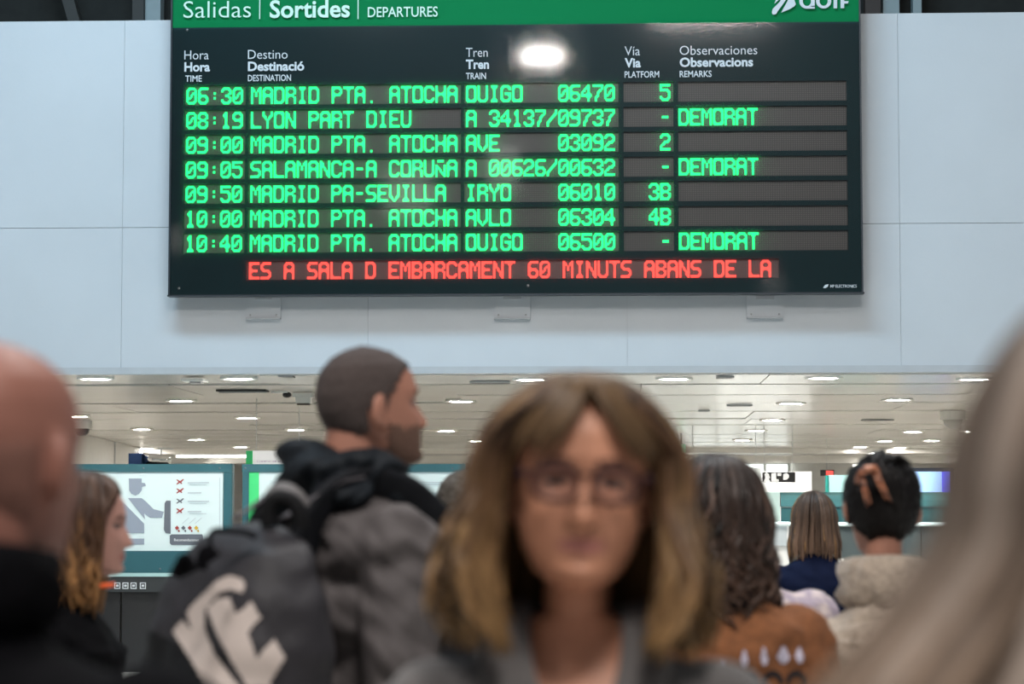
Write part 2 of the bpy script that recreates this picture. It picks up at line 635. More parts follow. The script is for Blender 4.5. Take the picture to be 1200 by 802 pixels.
# ------------------------------------------------------------------ departures board
bl, br = P(197.5, 346, Y=BOARD_Y), P(1011.5, 343, Y=BOARD_Y)
bx0, bx1, bz0 = bl[0], br[0], (bl[2] + br[2]) / 2
hz = (P(201, 33, Y=BOARD_Y)[2] + P(1010, 25, Y=BOARD_Y)[2]) / 2     # foot of the green header
bz1 = hz + 0.62
BC = np.array([(bx0 + bx1) / 2, BOARD_Y, bz0])
M_face = mat('board_face', (0.004, 0.034, 0.042), 0.40, var=0.06, scale=1.5, bump=0.015, bscale=3.0, spec=0.12)
M_case = mat('board_case', (0.02, 0.03, 0.04), 0.4, var=0.05)
M_green = mat('header_green', (0.0, 0.19, 0.06), 0.55, spec=.08)
M_print = mat('white_print', (0.62, 0.68, 0.72), 0.5)
M_led = mat('led_green', (0.0, 0.3, 0.12), 0.5, emit=2.5, ecol=(0.012, 1.0, 0.19))
M_red = mat('led_red', (0.3, 0.04, 0.03), 0.5, emit=2.3, ecol=(1.0, 0.06, 0.045))
board = empty('departures_board', tuple(BC), 'large dark departures board with green header and green dot-matrix rows on the white wall', 'departures board')

rowc = [111.8, 140.6, 169.5, 198.6, 227.3, 256.4, 285.2]
cols = [(215.5, 287, 217.0, 13.6), (291, 540, 293.0, 13.56), (544, 725, 545.8, 13.55), (731, 789.5, None, 13.5), (795, 993, 795.5, 13.5)]
X = lambda px: P(px, 200, Y=BOARD_Y)[0]
Z = lambda py: P(250, py, Y=BOARD_Y)[2]
wins = []
for r, yc in enumerate(rowc):
    for c, (a, b, t0, pt) in enumerate(cols):
        wins.append((X(a), X(b), Z(yc + 11.6), Z(yc - 11.6), r, c))
redy = 317.4
wins.append((X(289.5), X(912), Z(redy + 11), Z(redy - 11), 7, 1))
gxs = sorted(set([bx0, bx1] + [w_[0] for w_ in wins] + [w_[1] for w_ in wins]))
gzs = sorted(set([bz0, hz] + [w_[2] for w_ in wins] + [w_[3] for w_ in wins]))
face = MB()
REC = 0.034
idx = {}
vv = []
for i, x in enumerate(gxs):
    for k, z in enumerate(gzs):
        idx[i, k] = len(vv)
        vv.append((x, BOARD_Y, z))
ff = []
for i in range(len(gxs) - 1):
    for k in range(len(gzs) - 1):
        cx, cz = (gxs[i] + gxs[i + 1]) / 2, (gzs[k] + gzs[k + 1]) / 2
        if not any(w_[0] < cx < w_[1] and w_[2] < cz < w_[3] for w_ in wins):
            ff.append((idx[i, k], idx[i + 1, k], idx[i + 1, k + 1], idx[i, k + 1]))
face.add(vv, ff)
for w_ in wins:
    a, b, c, d = w_[:4]
    q = [(a, c), (b, c), (b, d), (a, d)]
    v = [(x, BOARD_Y, z) for x, z in q] + [(x, BOARD_Y + REC, z) for x, z in q]
    face.add(v, [(0, 4, 5, 1), (1, 5, 6, 2), (2, 6, 7, 3), (3, 7, 4, 0)])
wpart('face_plate', face, M_face, board)
cs = MB()
cs.box(((bx0 + bx1) / 2, BOARD_Y + .11, (bz0 + bz1) / 2), (bx1 - bx0 - .004, .12, bz1 - bz0 - .004))
cs.box((bx0 + .006, BOARD_Y + .055, (bz0 + bz1) / 2), (.014, .15, bz1 - bz0 + .01))
cs.box((bx1 - .006, BOARD_Y + .055, (bz0 + bz1) / 2), (.014, .15, bz1 - bz0 + .01))
cs.box(((bx0 + bx1) / 2, BOARD_Y + .055, bz0 - .004), (bx1 - bx0 + .02, .13, .014))
cs.box(((bx0 + bx1) / 2, BOARD_Y + .06, bz1), (bx1 - bx0 + .02, .13, .014))
wpart('casing', cs, M_case, board)
wpart('header_band', MB().box(((bx0 + bx1) / 2, BOARD_Y + .008, (hz + bz1) / 2), (bx1 - bx0 - .016, .02, bz1 - hz)), M_green, board)
for k, (x, z) in enumerate(((bx0 + .14, hz - .02), (bx0 + .09, bz0 + .06), (bx1 - .09, bz0 + .05), (bx0 + 3.1, bz0 + .07))):
    mb = MB()
    mb.ell((x, BOARD_Y, z), (.012, .006, .012), n=10, m=6)
    wpart('screw', mb, M_steel, board)

# backing behind the diodes: dark louvre with a fine grid of unlit diodes
mw = bpy.data.materials.new('diode_backing')
mw.use_nodes = True
nt = mw.node_tree
b = nt.nodes['Principled BSDF']
b.inputs['Roughness'].default_value = .42
tc = nt.nodes.new('ShaderNodeTexCoord')
wv = nt.nodes.new('ShaderNodeTexWave')
wv.bands_direction = 'X'
wv.inputs['Scale'].default_value = 16.0
wv.inputs['Distortion'].default_value = .4
nt.links.new(tc.outputs['Object'], wv.inputs['Vector'])
wz = nt.nodes.new('ShaderNodeTexWave')
wz.bands_direction = 'Z'
wz.inputs['Scale'].default_value = 17.0
nt.links.new(tc.outputs['Object'], wz.inputs['Vector'])
mm = nt.nodes.new('ShaderNodeMath')
mm.operation = 'MULTIPLY'
nt.links.new(wv.outputs['Fac'], mm.inputs[0])
nt.links.new(wz.outputs['Fac'], mm.inputs[1])
rp = nt.nodes.new('ShaderNodeMix')
rp.data_type = 'RGBA'
rp.inputs['A'].default_value = (0.085, 0.08, 0.078, 1)
rp.inputs['B'].default_value = (0.19, 0.175, 0.165, 1)
nt.links.new(mm.outputs[0], rp.inputs['Factor'])
nt.links.new(rp.outputs['Result'], b.inputs['Base Color'])

FONT = {
    'A': '01110 10001 10001 11111 10001 10001 10001', 'B': '11110 10001 10001 11110 10001 10001 11110',
    'C': '01110 10001 10000 10000 10000 10001 01110', 'D': '11110 10001 10001 10001 10001 10001 11110',
    'E': '11111 10000 10000 11110 10000 10000 11111', 'G': '01110 10001 10000 10111 10001 10001 01110',
    'H': '10001 10001 10001 11111 10001 10001 10001', 'I': '01110 00100 00100 00100 00100 00100 01110',
    'L': '10000 10000 10000 10000 10000 10000 11111', 'M': '10001 11011 10101 10101 10001 10001 10001',
    'N': '10001 11001 11001 10101 10011 10011 10001', 'O': '11111 10001 10001 10001 10001 10001 11111',
    'P': '11110 10001 10001 11110 10000 10000 10000', 'R': '11110 10001 10001 11110 10001 10001 10001',
    'S': '01111 10000 10000 01110 00001 00001 11110', 'T': '11111 00100 00100 00100 00100 00100 00100',
    'U': '10001 10001 10001 10001 10001 10001 01110', 'V': '10001 10001 10001 10001 10001 01010 00100',
    'Y': '10001 10001 01010 00100 00100 00100 00100', 'Ñ': '01110 00000 10001 11001 10101 10011 10001',
    '0': '01110 10001 10011 10101 11001 10001 01110', '1': '00100 01100 00100 00100 00100 00100 01110',
    '2': '01110 10001 00001 00110 01000 10000 11111', '3': '01110 10001 00001 00110 00001 10001 01110',
    '4': '00010 00110 01010 10010 11111 00010 00010', '5': '11111 10000 11110 00001 00001 10001 01110',
    '6': '01111 10000 10000 11110 10001 10001 01110', '7': '11111 00001 00010 00100 00100 01000 01000',
    '8': '01110 10001 10001 01110 10001 10001 01110', '9': '01110 10001 10001 01111 00001 00001 11110',
    ':': '00000 00000 00100 00000 00100 00000 00000', '.': '00000 00000 00000 00000 00000 00000 00100',
    '-': '00000 00000 00000 01110 00000 00000 00000', '/': '00001 00001 00010 00100 01000 10000 10000',
}
DOTW = (X(400) - X(300)) / 100 * 1.20
DOTH = (Z(200) - Z(300)) / 100 * 1.42


def glyph(ch, m):
    g = np.array([[int(c) for c in r] for r in FONT[ch].split()])
    H, W_ = g.shape
    gp = np.pad(g, 1)
    big = np.zeros((2 * H, 2 * W_), int)
    for i in range(H):
        for j in range(W_):
            p, A, B, C, D = gp[i + 1, j + 1], gp[i, j + 1], gp[i + 1, j + 2], gp[i + 1, j], gp[i + 2, j + 1]
            big[2 * i, 2 * j] = A if (C == A and C != D and A != B) else p
            big[2 * i, 2 * j + 1] = B if (A == B and A != C and B != D) else p
            big[2 * i + 1, 2 * j] = C if (D == C and D != B and C != A) else p
            big[2 * i + 1, 2 * j + 1] = D if (B == D and B != A and D != C) else p
    if ch != 'O':
        big = np.maximum(big, np.repeat(np.repeat(g, 2, 0), 2, 1))
    if ch in ':.':
        big = np.repeat(np.repeat(g, 2, 0), 2, 1)
    mb = MB()
    for i in range(2 * H):
        for j in range(2 * W_):
            if big[i, j]:
                x, z = (j + .5) * DOTW, (H - i - .5) * DOTH
                a, c = DOTW * .57, DOTH * .54
                v = [(x - a, 0, z - c), (x + a, 0, z - c), (x + a, 0, z + c), (x - a, 0, z + c),
                     (x - a * .8, -.004, z - c * .8), (x + a * .8, -.004, z - c * .8), (x + a * .8, -.004, z + c * .8), (x - a * .8, -.004, z + c * .8)]
                mb.add(v, [(4, 5, 6, 7), (0, 1, 5, 4), (1, 2, 6, 5), (2, 3, 7, 6), (3, 0, 4, 7)])
    me = mb.mesh('diode_character')
    me.materials.append(m)
    return me


_gl = {}
rows = [('06:30', 'MADRID PTA. ATOCHA', 'OUIGO   06470', ' 5', ''),
        ('08:19', 'LYON PART DIEU', 'A 34137/09737', ' -', 'DEMORAT'),
        ('09:00', 'MADRID PTA. ATOCHA', 'AVE     03092', ' 2', ''),
        ('09:05', 'SALAMANCA-A CORUÑA', 'A 00626/00632', ' -', 'DEMORAT'),
        ('09:50', 'MADRID PA-SEVILLA', 'IRYO    06010', '3B', ''),
        ('10:00', 'MADRID PTA. ATOCHA', 'AVLO    06304', '4B', ''),
        ('10:40', 'MADRID PTA. ATOCHA', 'OUIGO   06500', ' -', 'DEMORAT')]
RED = 'ES A SALA D EMBARCAMENT 60 MINUTS ABANS DE LA'
for (a, b, c, d, r, col) in wins:
    cx, cz = (a + b) / 2, (c + d) / 2
    wpart_root = MB().box((cx - BC[0], REC + .004, cz - BC[2]), (b - a, .008, d - c))
    win = link('display_window', wpart_root, mw, board)
    if r < 7:
        s, pt, m = rows[r][col], cols[col][3], M_led
        x0 = cols[col][2] if cols[col][2] else 760.2
    else:
        s, pt, m, x0 = RED, 13.6, M_red, 292.2
    for i, ch in enumerate(s):
        if ch == ' ':
            continue
        key = (ch, m.name)
        if key not in _gl:
            _gl[key] = glyph(ch, m)
        link('diode_character', _gl[key], None, win, loc=(X(x0 + pt * i) - BC[0], REC - .004, cz - BC[2]))

# lettering on the board
YB = BOARD_Y - .022
M_hp = mat('header_print', (.55, .78, .68), .5, emit=.08, ecol=(.6, .9, .8))
for t_, x0_, x1_, yb, cp, bo in (('Salidas', 215, 294, 21, 19.5, -0.006), ('Sortides', 316, 410, 20.5, 19.5, 0.022), ('DEPARTURES', 431, 513, 20, 11.5, 0.008)):
    hdr = MB()
    put_text(hdr, t_, x0_, x1_, yb, cp, YB, bo)
    wpart('header_word', hdr, M_hp, board)
for px in (304.3, 419.6):
    a = P(px, 21, Y=YB)
    wpart('header_divider', MB().box((a[0], YB, a[2] + .12), (.009, .003, .26)), M_hp, board)
for x0, items in ((216, [('Hora', 216, 244.5), ('Hora', 216, 246), ('TIME', 217, 236.5)]),
                  (290, [('Destino', 290.5, 337), ('Destinació', 290.5, 356.5), ('DESTINATION', 290.5, 341)]),
                  (545, [('Tren', 546, 571.5), ('Tren', 546, 573), ('TRAIN', 546, 569.5)]),
                  (731, [('Vía', 732, 750), ('Via', 732, 751), ('PLATFORM', 732, 772.5)]),
                  (796, [('Observaciones', 796.5, 887.5), ('Observacions', 796.5, 882.5), ('REMARKS', 796.5, 834)])):
    dy = -(x0 - 216) * 5.6 / 600
    for (t_, a, b), yb, cap, bo in zip(items, (69.8, 83.6, 95.8), (10.6, 10.2, 7.2), (-.004, .03, .012)):
        lab = MB()
        put_text(lab, t_, a, b, yb + dy, cap, BOARD_Y - .018, bo)
        wpart('column_word', lab, M_print, board)
mk = MB()
put_text(mk, 'MP ELECTRONICS', 973, 1004, 337.2, 3.3, BOARD_Y - .018, .01)
wpart('maker_name', mk, M_print, board)
mk = MB()
e = [P(x, y, Y=BOARD_Y - .018) for x, y in ((964.5, 337.5), (967, 334), (971, 333.3), (970, 336), (967.5, 337.8))]
mk.poly(e, (0, -.001, 0))
wpart('maker_mark', mk, M_print, board)
# slightly diffusing acrylic sheet over the whole face
mg = bpy.data.materials.new('acrylic_sheet')
mg.use_nodes = True
nt = mg.node_tree
nt.nodes.remove(nt.nodes['Principled BSDF'])
out = nt.nodes['Material Output']
tr = nt.nodes.new('ShaderNodeBsdfTransparent')
tr.inputs[0].default_value = (.97, .97, .97, 1)
tl_ = nt.nodes.new('ShaderNodeBsdfTranslucent')
tl_.inputs[0].default_value = (.8, .85, .9, 1)
gls = nt.nodes.new('ShaderNodeBsdfGlossy')
gls.inputs['Roughness'].default_value = .065
m1 = nt.nodes.new('ShaderNodeMixShader')
m1.inputs[0].default_value = .11
nt.links.new(tr.outputs[0], m1.inputs[1])
nt.links.new(tl_.outputs[0], m1.inputs[2])
fr = nt.nodes.new('ShaderNodeFresnel')
fr.inputs[0].default_value = 1.45
m2 = nt.nodes.new('ShaderNodeMixShader')
nt.links.new(fr.outputs[0], m2.inputs[0])
nt.links.new(m1.outputs[0], m2.inputs[1])
nt.links.new(gls.outputs[0], m2.inputs[2])
nt.links.new(m2.outputs[0], out.inputs[0])
sh = MB()
sh.add([(bx0 + .004, BOARD_Y - .014, bz0 + .004), (bx1 - .004, BOARD_Y - .014, bz0 + .004), (bx1 - .004, BOARD_Y - .014, hz), (bx0 + .004, BOARD_Y - .014, hz)], [(0, 1, 2, 3)])
wpart('front_glazing', sh, mg, board)
# hall lamps whose glare shows in the glazing
M_hl = mat('hall_lamp_glass', (.9, .9, .9), .4, emit=170, ecol=(1, .97, .93))
M_hl2 = mat('hall_lamp_dim', (.9, .9, .9), .4, emit=4, ecol=(1, .95, .88))
for (px, py, zl, w_, h_, m_, lb) in ((635, 66, 7.5, .50, .15, M_hl, 'bright'), (478, 226, 6.4, .75, .62, M_hl2, 'dim wide'), (590, 196, 6.0, .40, .55, M_hl2, 'dim tall'), (206, 281, 5.6, .16, .30, M_hl2, 'small left'), (905, 334, 5.2, .26, .14, M_hl2, 'low right')):
    q = P(px, py, Y=BOARD_Y - .014)
    d = q - EYE
    t_ = (zl - q[2]) / d[2]
    c = np.array([q[0] + d[0] * t_, q[1] - d[1] * t_, zl])


    o = empty('hall_lamp', c, '%s hall lamp hanging over the crowd behind the camera' % lb, 'lamp', 'hall lamps')
    link('lamp_glass', MB().box((0, .02, 0), (w_, .03, h_)), m_, o)
    link('lamp_housing', MB().box((0, -.06, 0), (w_ + .06, .12, h_ + .06)), M_steel, o)
    link('pole', MB().box((0, -.10, 2), (.04, .04, 4)), M_steel, o)
# operator's emblem and lettering on the green band
em = MB()


def pxpoly(mb, pts, Y, dep=-.003, mi=0):
    mb.poly([P(x, y, Y=Y) for x, y in pts], (0, dep, 0), mi)


pxpoly(em, [(904.6, 14), (905.5, 10.5), (909, 7), (913, 3), (918, -4), (924, -11), (926, -9), (921, 0), (916, 7), (911.5, 13), (909.5, 16.5), (906.5, 17.3), (904.9, 16.2)], YB)
pxpoly(em, [(915.5, 14.8), (918, 10), (922, 3), (925.5, -5), (929, -9), (930.5, -1), (932.6, 5), (931, 7.4), (925, 11)], YB)
pxpoly(em, [(907.5, 4.5), (910, -2), (915, -9), (918.5, -7), (913.5, -1)], YB)


def oring(mb, cx, cy, rx, ry, t, Y):
    n = 28
    v, f = [], []
    for k, (a, b) in enumerate(((rx, ry), (rx - t, ry - t * .75))):
        for j in range(n):
            q = P(cx + a * math.cos(2 * PI * j / n), cy + b * math.sin(2 * PI * j / n), Y=Y)
            v.append(q)
    for j in range(n):
        f.append((j, (j + 1) % n, n + (j + 1) % n, n + j))
    mb.add(v, f)


oring(em, 945.6, 1.5, 9.0, 8.7, 4.2, YB)
pxpoly(em, [(944, 10.2), (944, 7), (954.8, 7), (954.8, 10.2)], YB)
pxpoly(em, [(950.3, 8), (950.3, -4), (954.8, -4), (954.8, 8)], YB)
oring(em, 965.2, 1.2, 9.0, 8.7, 4.2, YB)
pxpoly(em, [(969.8, 2), (969.8, -12), (974, -12), (974, 2)], YB)
pxpoly(em, [(976.8, 9.8), (976.8, -6), (981, -6), (981, 9.8)], YB)
pxpoly(em, [(985, 9.6), (985, -9), (989.2, -9), (989.2, 9.6)], YB)
pxpoly(em, [(989.2, 4.2), (989.2, 1.4), (994.5, 1.4), (993.5, 4.2)], YB)
pxpoly(em, [(989.2, -6.5), (989.2, -9.5), (996, -9.5), (995, -6.5)], YB)
wpart('operator_emblem', em, M_print, board)

# mounting plates under the board
for (a, b, y0, y1, lb) in ((289.5, 329.5, 344, 374.5, 'white metal mounting plate under the left end of the board'),
                           (579.5, 621.5, 344, 374.5, 'white metal mounting plate under the middle of the board'),
                           (875, 917.5, 344, 373.5, 'white metal mounting plate under the right end of the board')):
    A, B = P(a, y1, Y=WALL_Y), P(b, y0, Y=WALL_Y)
    o = empty('mounting_plate', ((A[0] + B[0]) / 2, WALL_Y, A[2]), lb, 'mounting plate', 'mounting plates below the board')
    W_, H_ = B[0] - A[0], B[2] - A[2]
    link('plate', MB().box((0, -.02, H_ / 2), (W_, .04, H_)), M_wall, o)
    link('lip', MB().box((0, -.035, .004), (W_, .07, .010)), M_wall_edge, o)
    link('stay', MB().box((0, -.035, H_ - .04), (W_ * .5, .03, .03)), M_wall_edge, o)
    for s in (-1, 1):
        mb = MB()
        mb.ell((s * W_ * .38, -.042, .035), (.008, .005, .008), n=8, m=6)
        link('screw', mb, M_steel, o)

# ------------------------------------------------------------------ information panels in the far room
M_teal = mat('teal_frame', (0.022, 0.10, 0.125), 0.4, var=0.04)
M_tealdk = mat('teal_panel', (0.025, 0.10, 0.12), 0.45, var=0.04)
M_backlit = mat('backlit_sheet', (0.50, 0.60, 0.62), 0.4, emit=0.14, ecol=(0.60, 0.90, 0.95))
M_fig = mat('figure_grey', (0.18, 0.22, 0.28), 0.5, emit=0.12, ecol=(.5, .62, .75))
M_ink = mat('pale_ink', (0.35, 0.42, 0.46), 0.5, emit=.15, ecol=(.6, .8, .85))
M_inkdk = mat('dark_ink', (0.10, 0.12, 0.15), 0.5)
M_inkred = mat('red_ink', (0.28, 0.03, 0.03), 0.5)
M_inkyel = mat('yellow_ink', (0.5, 0.33, 0.03), 0.5)
M_pgreen = mat('poster_green', (0.03, 0.45, 0.14), 0.5, emit=.15, ecol=(.1, 1, .35))
KY = 22.6


def rect(x0, y0, x1, y1, Y, th, mb=None):
    """box whose front face lies at depth Y and covers that pixel rectangle"""
    a, b = P(x0, y1, Y=Y), P(x1, y0, Y=Y)
    mb = mb or MB()
    mb.box(((a[0] + b[0]) / 2, Y + th / 2, (a[2] + b[2]) / 2), (b[0] - a[0], th, b[2] - a[2]))
    return mb


def panel(x0, x1, label):
    c = P((x0 + x1) / 2, 700, Y=KY)
    o = empty('info_panel', (c[0], KY + .1, 0), label, 'information panel', 'backlit information panels')
    fr = MB()
    rect(x0, 544, x1, 553.5, KY, .12, fr)
    rect(x0, 646, x1, 672, KY, .12, fr)
    rect(x0, 553.5, x0 + 8, 646, KY, .12, fr)
    rect(x1 - 11, 553.5, x1, 646, KY, .12, fr)
    wpart('frame', fr, M_teal, o)
    wpart('edge_profile', rect(x1 - 3.2, 543.5, x1 - 1.2, 671, KY - .012, .012), M_tealdk, o)
    wpart('light_sheet', rect(x0 + 8, 553.5, x1 - 11, 646, KY + .02, .02), M_backlit, o)
    wpart('lower_rail', rect(x0, 672, x1, 676, KY - .03, .12), mat('rail_pale', (.35, .55, .56), .3), o)
    wpart('plinth', rect(x0, 676, x1, 694, KY - .02, .25), mat('plinth_dark', (.03, .035, .038), .4), o)
    a, b = P(x0 + 2, 694, Y=KY + .03), P(x1 - 2, 694, Y=KY + .03)
    for k in range(3):
        xx0, xx1 = a[0] + (b[0] - a[0]) * k / 3 + .01, a[0] + (b[0] - a[0]) * (k + 1) / 3 - .01
        wpart('base_panel', MB().box(((xx0 + xx1) / 2, KY + .13, a[2] / 2), (xx1 - xx0, .2, a[2])), M_black, o)
    for px, py in ((x0 + 4, 549), (x1 - 15, 549), (x0 + 92, 549), (x1 - 85, 667), (x0 + 20, 667)):
        q = P(px, py, Y=KY)
        wpart('screw', MB().ell((q[0], KY, q[2]), (.010, .006, .010), n=8, m=6), M_inkdk, o)
    return o


ip = panel(76, 272.5, 'teal framed backlit panel with grey guard figure, left of the bearded man')
PY = KY + .017


def pf(root, name, mats_, polys, dep=-.003):
    mb = MB()
    for pts in polys:
        mb.poly([P(x, y, Y=PY) for x, y in pts], (0, dep, 0))
    return wpart(name, mb, mats_, root)


# guard figure, flat print
pf(ip, 'guard_figure', M_fig, [
    [(151, 561), (166, 561), (166, 566), (170, 566.5), (171, 569.5), (166.5, 571), (166, 575), (163, 579), (158.5, 581), (154, 579), (151.5, 575)],
    [(150, 584), (166, 584), (171, 588), (180, 597), (192, 600), (190, 607), (176, 607), (169, 602), (170, 609)],
    [(143.5, 588), (169, 614), (169, 625), (143.5, 625)],
    [(143.5, 631.5), (169, 631.5), (169, 638.5), (143.5, 638.5)]])
pf(ip, 'detector_print', M_inkdk, [[(193, 590), (195, 587), (200, 587), (200, 626), (194, 625), (192, 621)],
                                    [(199, 628), (201, 626.5), (237, 626.5), (238, 629), (238, 637), (236, 639), (201, 639), (199, 637)]])
pf(ip, 'notice_text', M_ink, [[(220, y), (245 - (k % 2) * 9, y), (245 - (k % 2) * 9, y + 1.6), (220, y + 1.6)] for k, y in enumerate((565, 577, 587, 599))] +
   [[(222, y), (242, y), (242, y + .8), (222, y + .8)] for y in (568, 590, 602)] + [[(257, 560), (258, 560), (258, 625), (257, 625)]])
for k, y in enumerate((565, 575.5, 587.5, 599)):
    pf(ip, 'ban_pictogram', M_inkred if k != 2 else M_inkdk, [[(206.5, y - 2.5), (208, y - 2.8), (211, y - .8), (214.5, y - 3.4), (215.6, y - 2.6), (212.4, y + .4), (213.6, y + 2.2), (212.6, y + 2.6), (210.8, y + 1), (207.4, y + 3.2), (206.6, y + 2.4), (209.4, y)]])
for k, x in enumerate((207.5, 215, 222.5, 230)):
    pf(ip, 'goods_pictogram', (M_inkred, M_inkdk, M_inkred, M_inkyel)[k], [[(x - 2.6, 619), (x, 616.3), (x + 2.6, 619), (x, 621.6)], [(x + 1, 622), (x + 2.5, 621), (x + 3.5, 623), (x + 2, 624)]], -.004)
pf(ip, 'hatched_print', M_ink, [[(x, 614), (x + 1, 614), (x + 9, 607), (x + 8, 607)] for x in (213, 221, 228)])
tx = MB()
put_text(tx, 'Recomendaciones', 204, 233, 634.5, 3.0, PY - .006, .01)
wpart('caption', tx, M_print, ip)
# pictograms on the plinth
for x in (138, 147.5, 157, 168):
    q = MB()
    Yp = KY - .024
    for pts in ([(x - 4, 683), (x + 3, 683), (x + 3, 684), (x - 4, 684)], [(x - 4, 689.5), (x + 3, 689.5), (x + 3, 690.5), (x - 4, 690.5)],
                [(x - 4, 684), (x - 3, 684), (x - 3, 689.5), (x - 4, 689.5)], [(x + 2, 684), (x + 3, 684), (x + 3, 689.5), (x + 2, 689.5)],
                [(x - 2, 685.5), (x + 1, 685.5), (x + 1, 688), (x - 2, 688)]):
        q.poly([P(a, b, Y=Yp) for a, b in pts], (0, -.003, 0))
    wpart('plinth_pictogram', q, M_print, ip)

ip2 = panel(283.5, 545, 'teal framed backlit panel with green stripe behind the bearded man')
pf(ip2, 'green_stripe', M_pgreen, [[(291.5, 553.7), (303.5, 553.7), (303.5, 645.8), (291.5, 645.8)]])
tx = MB()
put_text(tx, 'Objetos prohibidos', 316, 341, 567.5, 4.2, PY - .004)
wpart('caption', tx, M_ink, ip2)
pf(ip2, 'notice_text', M_ink, [[(492, y), (522 - (k % 2) * 7, y), (522 - (k % 2) * 7, y + 1.1), (492, y + 1.1)] for k, y in enumerate((565, 567.4, 578, 588.5, 599))] + [[(528, 560), (528.6, 560), (528.6, 590), (528, 590)]])

# hanging white sign with green edge above the second panel
Yh = 25.5
o = empty('hanging_sign', tuple(P(322, 540, Y=Yh)), 'white hanging sign with green left edge above the info panel', 'sign')
wpart('sign_board', rect(296, 528.5, 355, 566, Yh, .05), mat('sign_white', (.8, .8, .8), .4, emit=.45, ecol=(1, .98, .97)), o)
wpart('green_edge', rect(288, 528.5, 295.8, 566, Yh, .05), M_pgreen, o)
tx = MB()
put_text(tx, 'Control de seguridad', 301, 345, 542, 2.6, Yh - .003, .01)
wpart('lettering', tx, mat('mauve_ink', (.45, .35, .5), .5), o)
for px in (300, 350):
    q = P(px, 528.5, Y=Yh)
    wpart('hanger', MB().box((q[0], Yh + .02, (q[2] + CEIL_Z) / 2), (.007, .007, CEIL_Z - q[2])), M_steel, o)

# wrapped chrome roll machine on the left
Yr = 30.0
a, b = P(152, 546, Y=Yr), P(199, 546, Y=Yr)
o = empty('wrapping_machine', (a[0], Yr, 0), 'chrome roll unit with blue end box behind the left info panel', 'machine')
wpart('column', MB().box(((a[0] + b[0]) / 2, Yr + .2, a[2] / 2), (b[0] - a[0], .4, a[2])), M_black, o)
mb = MB()
zc = P(170, 537.5, Y=Yr)[2]
mb.tube([(P(166, 537, Y=Yr)[0], Yr + .1, zc), (P(197, 539, Y=Yr)[0], Yr + .1, zc - .02), (P(199, 540, Y=Yr)[0], Yr + .1, zc - .02)], [.075, .07, .03], n=16)
wpart('chrome_roll', mb, mat('chrome', (.7, .7, .7), .12, metal=1), o, smooth=True)
bb = rect(150.5, 531.5, 166, 546, Yr, .3)
wpart('end_box', bb, mat('box_blue', (.02, .07, .22), .4), o)
mb = MB()
q = P(187, 532, Y=Yr)
mb.tube([(q[0], Yr + .1, zc + .05), (q[0], Yr + .1, zc + .14)], .012)
mb.tube([(q[0] - .05, Yr + .1, zc + .13), (q[0] + .15, Yr + .1, zc + .12)], .010)
wpart('bracket', mb, M_steel, o)

# ------------------------------------------------------------------ right side: counter, signs, screens
M_glassteal = mat('teal_lacquer', (0.09, 0.26, 0.28), 0.18, var=0.04, spec=.6)
M_glassdk = mat('teal_lacquer_dark', (0.045, 0.15, 0.165), 0.2, var=0.04)
M_pale = mat('pale_counter', (0.55, 0.66, 0.66), 0.4, var=.03)
M_lit = mat('light_edge', (.8, .9, .9), .4, emit=1.1, ecol=(.85, 1, 1))
CY = 23.5
a, b = P(915, 576, Y=CY), P(1190, 576, Y=CY)
o = empty('ticket_counter', ((a[0] + b[0]) / 2, CY + .2, 0), 'long teal glazed counter unit behind the woman in navy', 'counter')
hb = MB()
# curved top band
ztop, zbt = P(915, 577, Y=CY)[2], P(915, 594, Y=CY)[2]
prof = [(CY + .34, ztop), (CY + .12, ztop), (CY + .04, ztop - .03), (CY, ztop - .08), (CY, zbt), (CY + .34, zbt)]
v = [(a[0], y, z) for y, z in prof] + [(b[0], y, z) for y, z in prof]
k = len(prof)
hb.add(v, [tuple(range(k)), tuple(range(k, 2 * k))[::-1]] + [(i, (i + 1) % k, k + (i + 1) % k, k + i) for i in range(k)])
wpart('top_band', hb, M_glassteal, o)
for k in range(5):
    xa, xb = a[0] + (b[0] - a[0]) * k / 5 + .004, a[0] + (b[0] - a[0]) * (k + 1) / 5 - .004
    z0_, z1_ = P(915, 612, Y=CY)[2], zbt - .006
    wpart('upper_panel', MB().box(((xa + xb) / 2, CY + .06, (z0_ + z1_) / 2), (xb - xa, .08, z1_ - z0_)), M_glassdk, o)
    z2_ = P(915, 617, Y=CY)[2]
    wpart('lower_panel', MB().box(((xa + xb) / 2, CY + .08, z2_ / 2), (xb - xa, .08, z2_)), mat('counter_grey', (.075, .10, .105), .4), o)
wpart('light_strip', rect(915, 612.2, 1190, 615.2, CY + .03, .05), M_lit, o)
wpart('worktop', rect(915, 615.4, 1190, 617, CY - .03, .2), M_pale, o)
wpart('seam_rail', rect(915, 593.7, 1190, 594.6, CY - .006, .01), M_tealdk, o)

o = empty('pale_cabinet', (P(895, 600, Y=CY)[0], CY + .15, 0), 'pale mint cabinet beside the left end of the teal counter', 'cabinet')
x = P(896, 577, Y=CY)
y_ = P(914, 577, Y=CY)
wpart('body', MB().box(((x[0] + y_[0]) / 2, CY + .2, x[2] / 2), (y_[0] - x[0], .4, x[2])), mat('mint_lacquer', (.55, .72, .68), .35), o)
wpart('handle', rect(889, 588, 892.5, 618, CY + .02, .03), M_steel, o)
wpart('side_post', rect(886, 577, 896, 720, CY + .05, .05), M_white, o)
o = empty('service_box', (P(918, 640, Y=CY - 1.0)[0], CY - .8, 0), 'low white service box in front of the pale cabinet', 'box')
x, y_ = P(901, 614, Y=CY - 1.2), P(925, 614, Y=CY - 1.2)
wpart('body', MB().box(((x[0] + y_[0]) / 2, CY - .95, x[2] / 2), (y_[0] - x[0], .4, x[2])), M_white, o)
